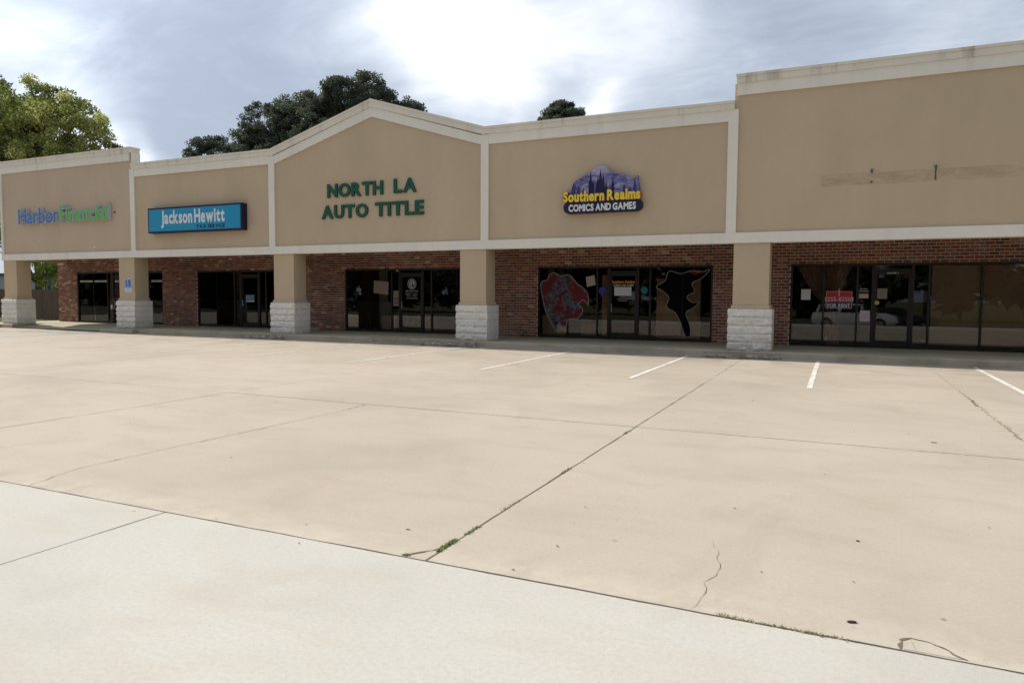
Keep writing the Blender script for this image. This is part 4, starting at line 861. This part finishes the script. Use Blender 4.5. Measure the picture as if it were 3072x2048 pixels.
def shrub(x, y, lob, n, lab, seed): return tree('shrub', x, y, lob, n, 90, .10, 'bush', lab, 'shrub', None, .05, seed, .34, .9)
shrub(-41.8, 9.0, [(0, 0, 3.0, 1.4, 1.0, .6), (1.3, 0, 3.1, 1.1, .9, .7)], 60, 'bright yellow green branches hanging above the fence at far left', 21)
shrub(-40.2, 8.2, [(0, 0, 1.7, .7, .6, .7)], 30, 'small yellow green shrub behind the fence beside the brick corner', 22)
shrub(-43.8, 9.4, [(0, 0, 2.5, .5, .5, .8), (0, 0, 3.4, 1.1, .8, .5)], 30, 'narrow green sapling behind the fence next to the end column', 23)

# behind the photographer: what the shop glass mirrors
rr = random.Random(31)
for k in range(22):
    x = -150 + k * 9.8 + rr.uniform(-2, 2); h = rr.uniform(8, 13)
    tree('roadside_tree', x, -56 + rr.uniform(-4, 4), [(0, 0, h - 3, 5.2, 3.6, 3.4), (2, 0, h - 6, 5.6, 3.4, 3), (-1, 1, 2.6, 6.2, 3, 2.9)], 110, 60, .9, 'pine', 'leafy tree in the dark line across the road, mirrored in the shop glass', 'tree', 'trees across the road', .3, 60 + k, 1.3, .8, limbs=False)
def car(x, y, rot, paintm, lab, wagon=True):
    z0 = gz(y) ; T = empty('parked_car', (x, y, z0), lab, 'car'); cs, sn = math.cos(rot), math.sin(rot)
    def tw(p): return (x + p[0] * cs - p[1] * sn, y + p[0] * sn + p[1] * cs, z0 + p[2])
    def add(q, v, f): q.add([tw(p) for p in v], f)
    st = [(-2.30, .45, .75), (-2.22, .30, .95), (-1.9, .24, 1.0), (-1.0, .22, 1.0), (0, .22, .98), (1.0, .22, .96), (1.75, .26, .90), (2.15, .32, .80), (2.32, .42, .66)]
    q = MB(); v = []
    for (u, lo, hi) in st:
        for (w, z) in ((-.80, lo), (-.88, lo + .15), (-.90, (lo + hi) / 2), (-.84, hi - .03), (-.74, hi), (.74, hi), (.84, hi - .03), (.90, (lo + hi) / 2), (.88, lo + .15), (.80, lo)): v.append((u, w, z))
    n = 10; add(q, v, [(i * n + k, i * n + (k + 1) % n, (i + 1) * n + (k + 1) % n, (i + 1) * n + k) for i in range(len(st) - 1) for k in range(n)] + [tuple(range(n - 1, -1, -1)), tuple(range((len(st) - 1) * n, len(st) * n))]); q.obj('body', paintm, T, smooth=False)
    a, b_, c, d = (-2.15, -1.75, .45, 1.15) if wagon else (-1.75, -1.05, .35, 1.05)
    q = MB(); v = [(a, -.80, .97), (b_, -.62, 1.42), (c, -.62, 1.43), (d, -.78, .97), (a, .80, .97), (b_, .62, 1.42), (c, .62, 1.43), (d, .78, .97)]
    add(q, v, [(0, 1, 2, 3)[::-1], (4, 5, 6, 7), (0, 4, 5, 1), (3, 2, 6, 7)]); q.obj('windows', 'carglass', T)
    q = MB(); add(q, [(b_ - .03, -.63, 1.42), (c + .03, -.63, 1.43), (c + .03, .63, 1.43), (b_ - .03, .63, 1.42), (b_ - .03, -.6, 1.47), (c, -.6, 1.48), (c, .6, 1.48), (b_ - .03, .6, 1.47)], [(0, 3, 2, 1), (4, 5, 6, 7), (0, 1, 5, 4), (1, 2, 6, 5), (2, 3, 7, 6), (3, 0, 4, 7)]); q.obj('roof', paintm, T)
    for u in (a + .15, (a + c) / 2 + .1, c + .1):
        for s in (-1, 1):
            q = MB(); t0, t1 = u, u + (.1 if u < 0 else -.15); add(q, [(t0 - .05, s * .805, .97), (t0 + .05, s * .805, .97), (t1 + .05, s * .635, 1.43), (t1 - .05, s * .635, 1.43)], [(0, 1, 2, 3)]); q.obj('pillar', paintm, T)
    for u in (-1.45, 1.45):
        for s in (-1, 1):
            q = MB(); q.tube(tw((u, s * .72, .33)), tw((u, s * .905, .33)), .33, n=20); w_ = q.obj('wheel', 'tyre', T); q = MB(); q.tube(tw((u, s * .90, .33)), tw((u, s * .915, .33)), .21, n=16); q.obj('rim', 'rim', w_)
    for s in (-1, 1):
        q = MB(); add(q, [(2.2, s * .55, .62), (2.24, s * .82, .62), (2.05, s * .84, .76), (2.14, s * .55, .76)], [(0, 1, 2, 3)]); q.obj('headlight', 'lamp_glass', T)
    return T
car(.9, -24.3, math.radians(8), 'car_white', 'white estate car parked behind the photographer, mirrored in the shop glass')
car(3.4, -28.6, math.radians(4), 'car_dark', 'dark saloon car beyond the white estate car', False)
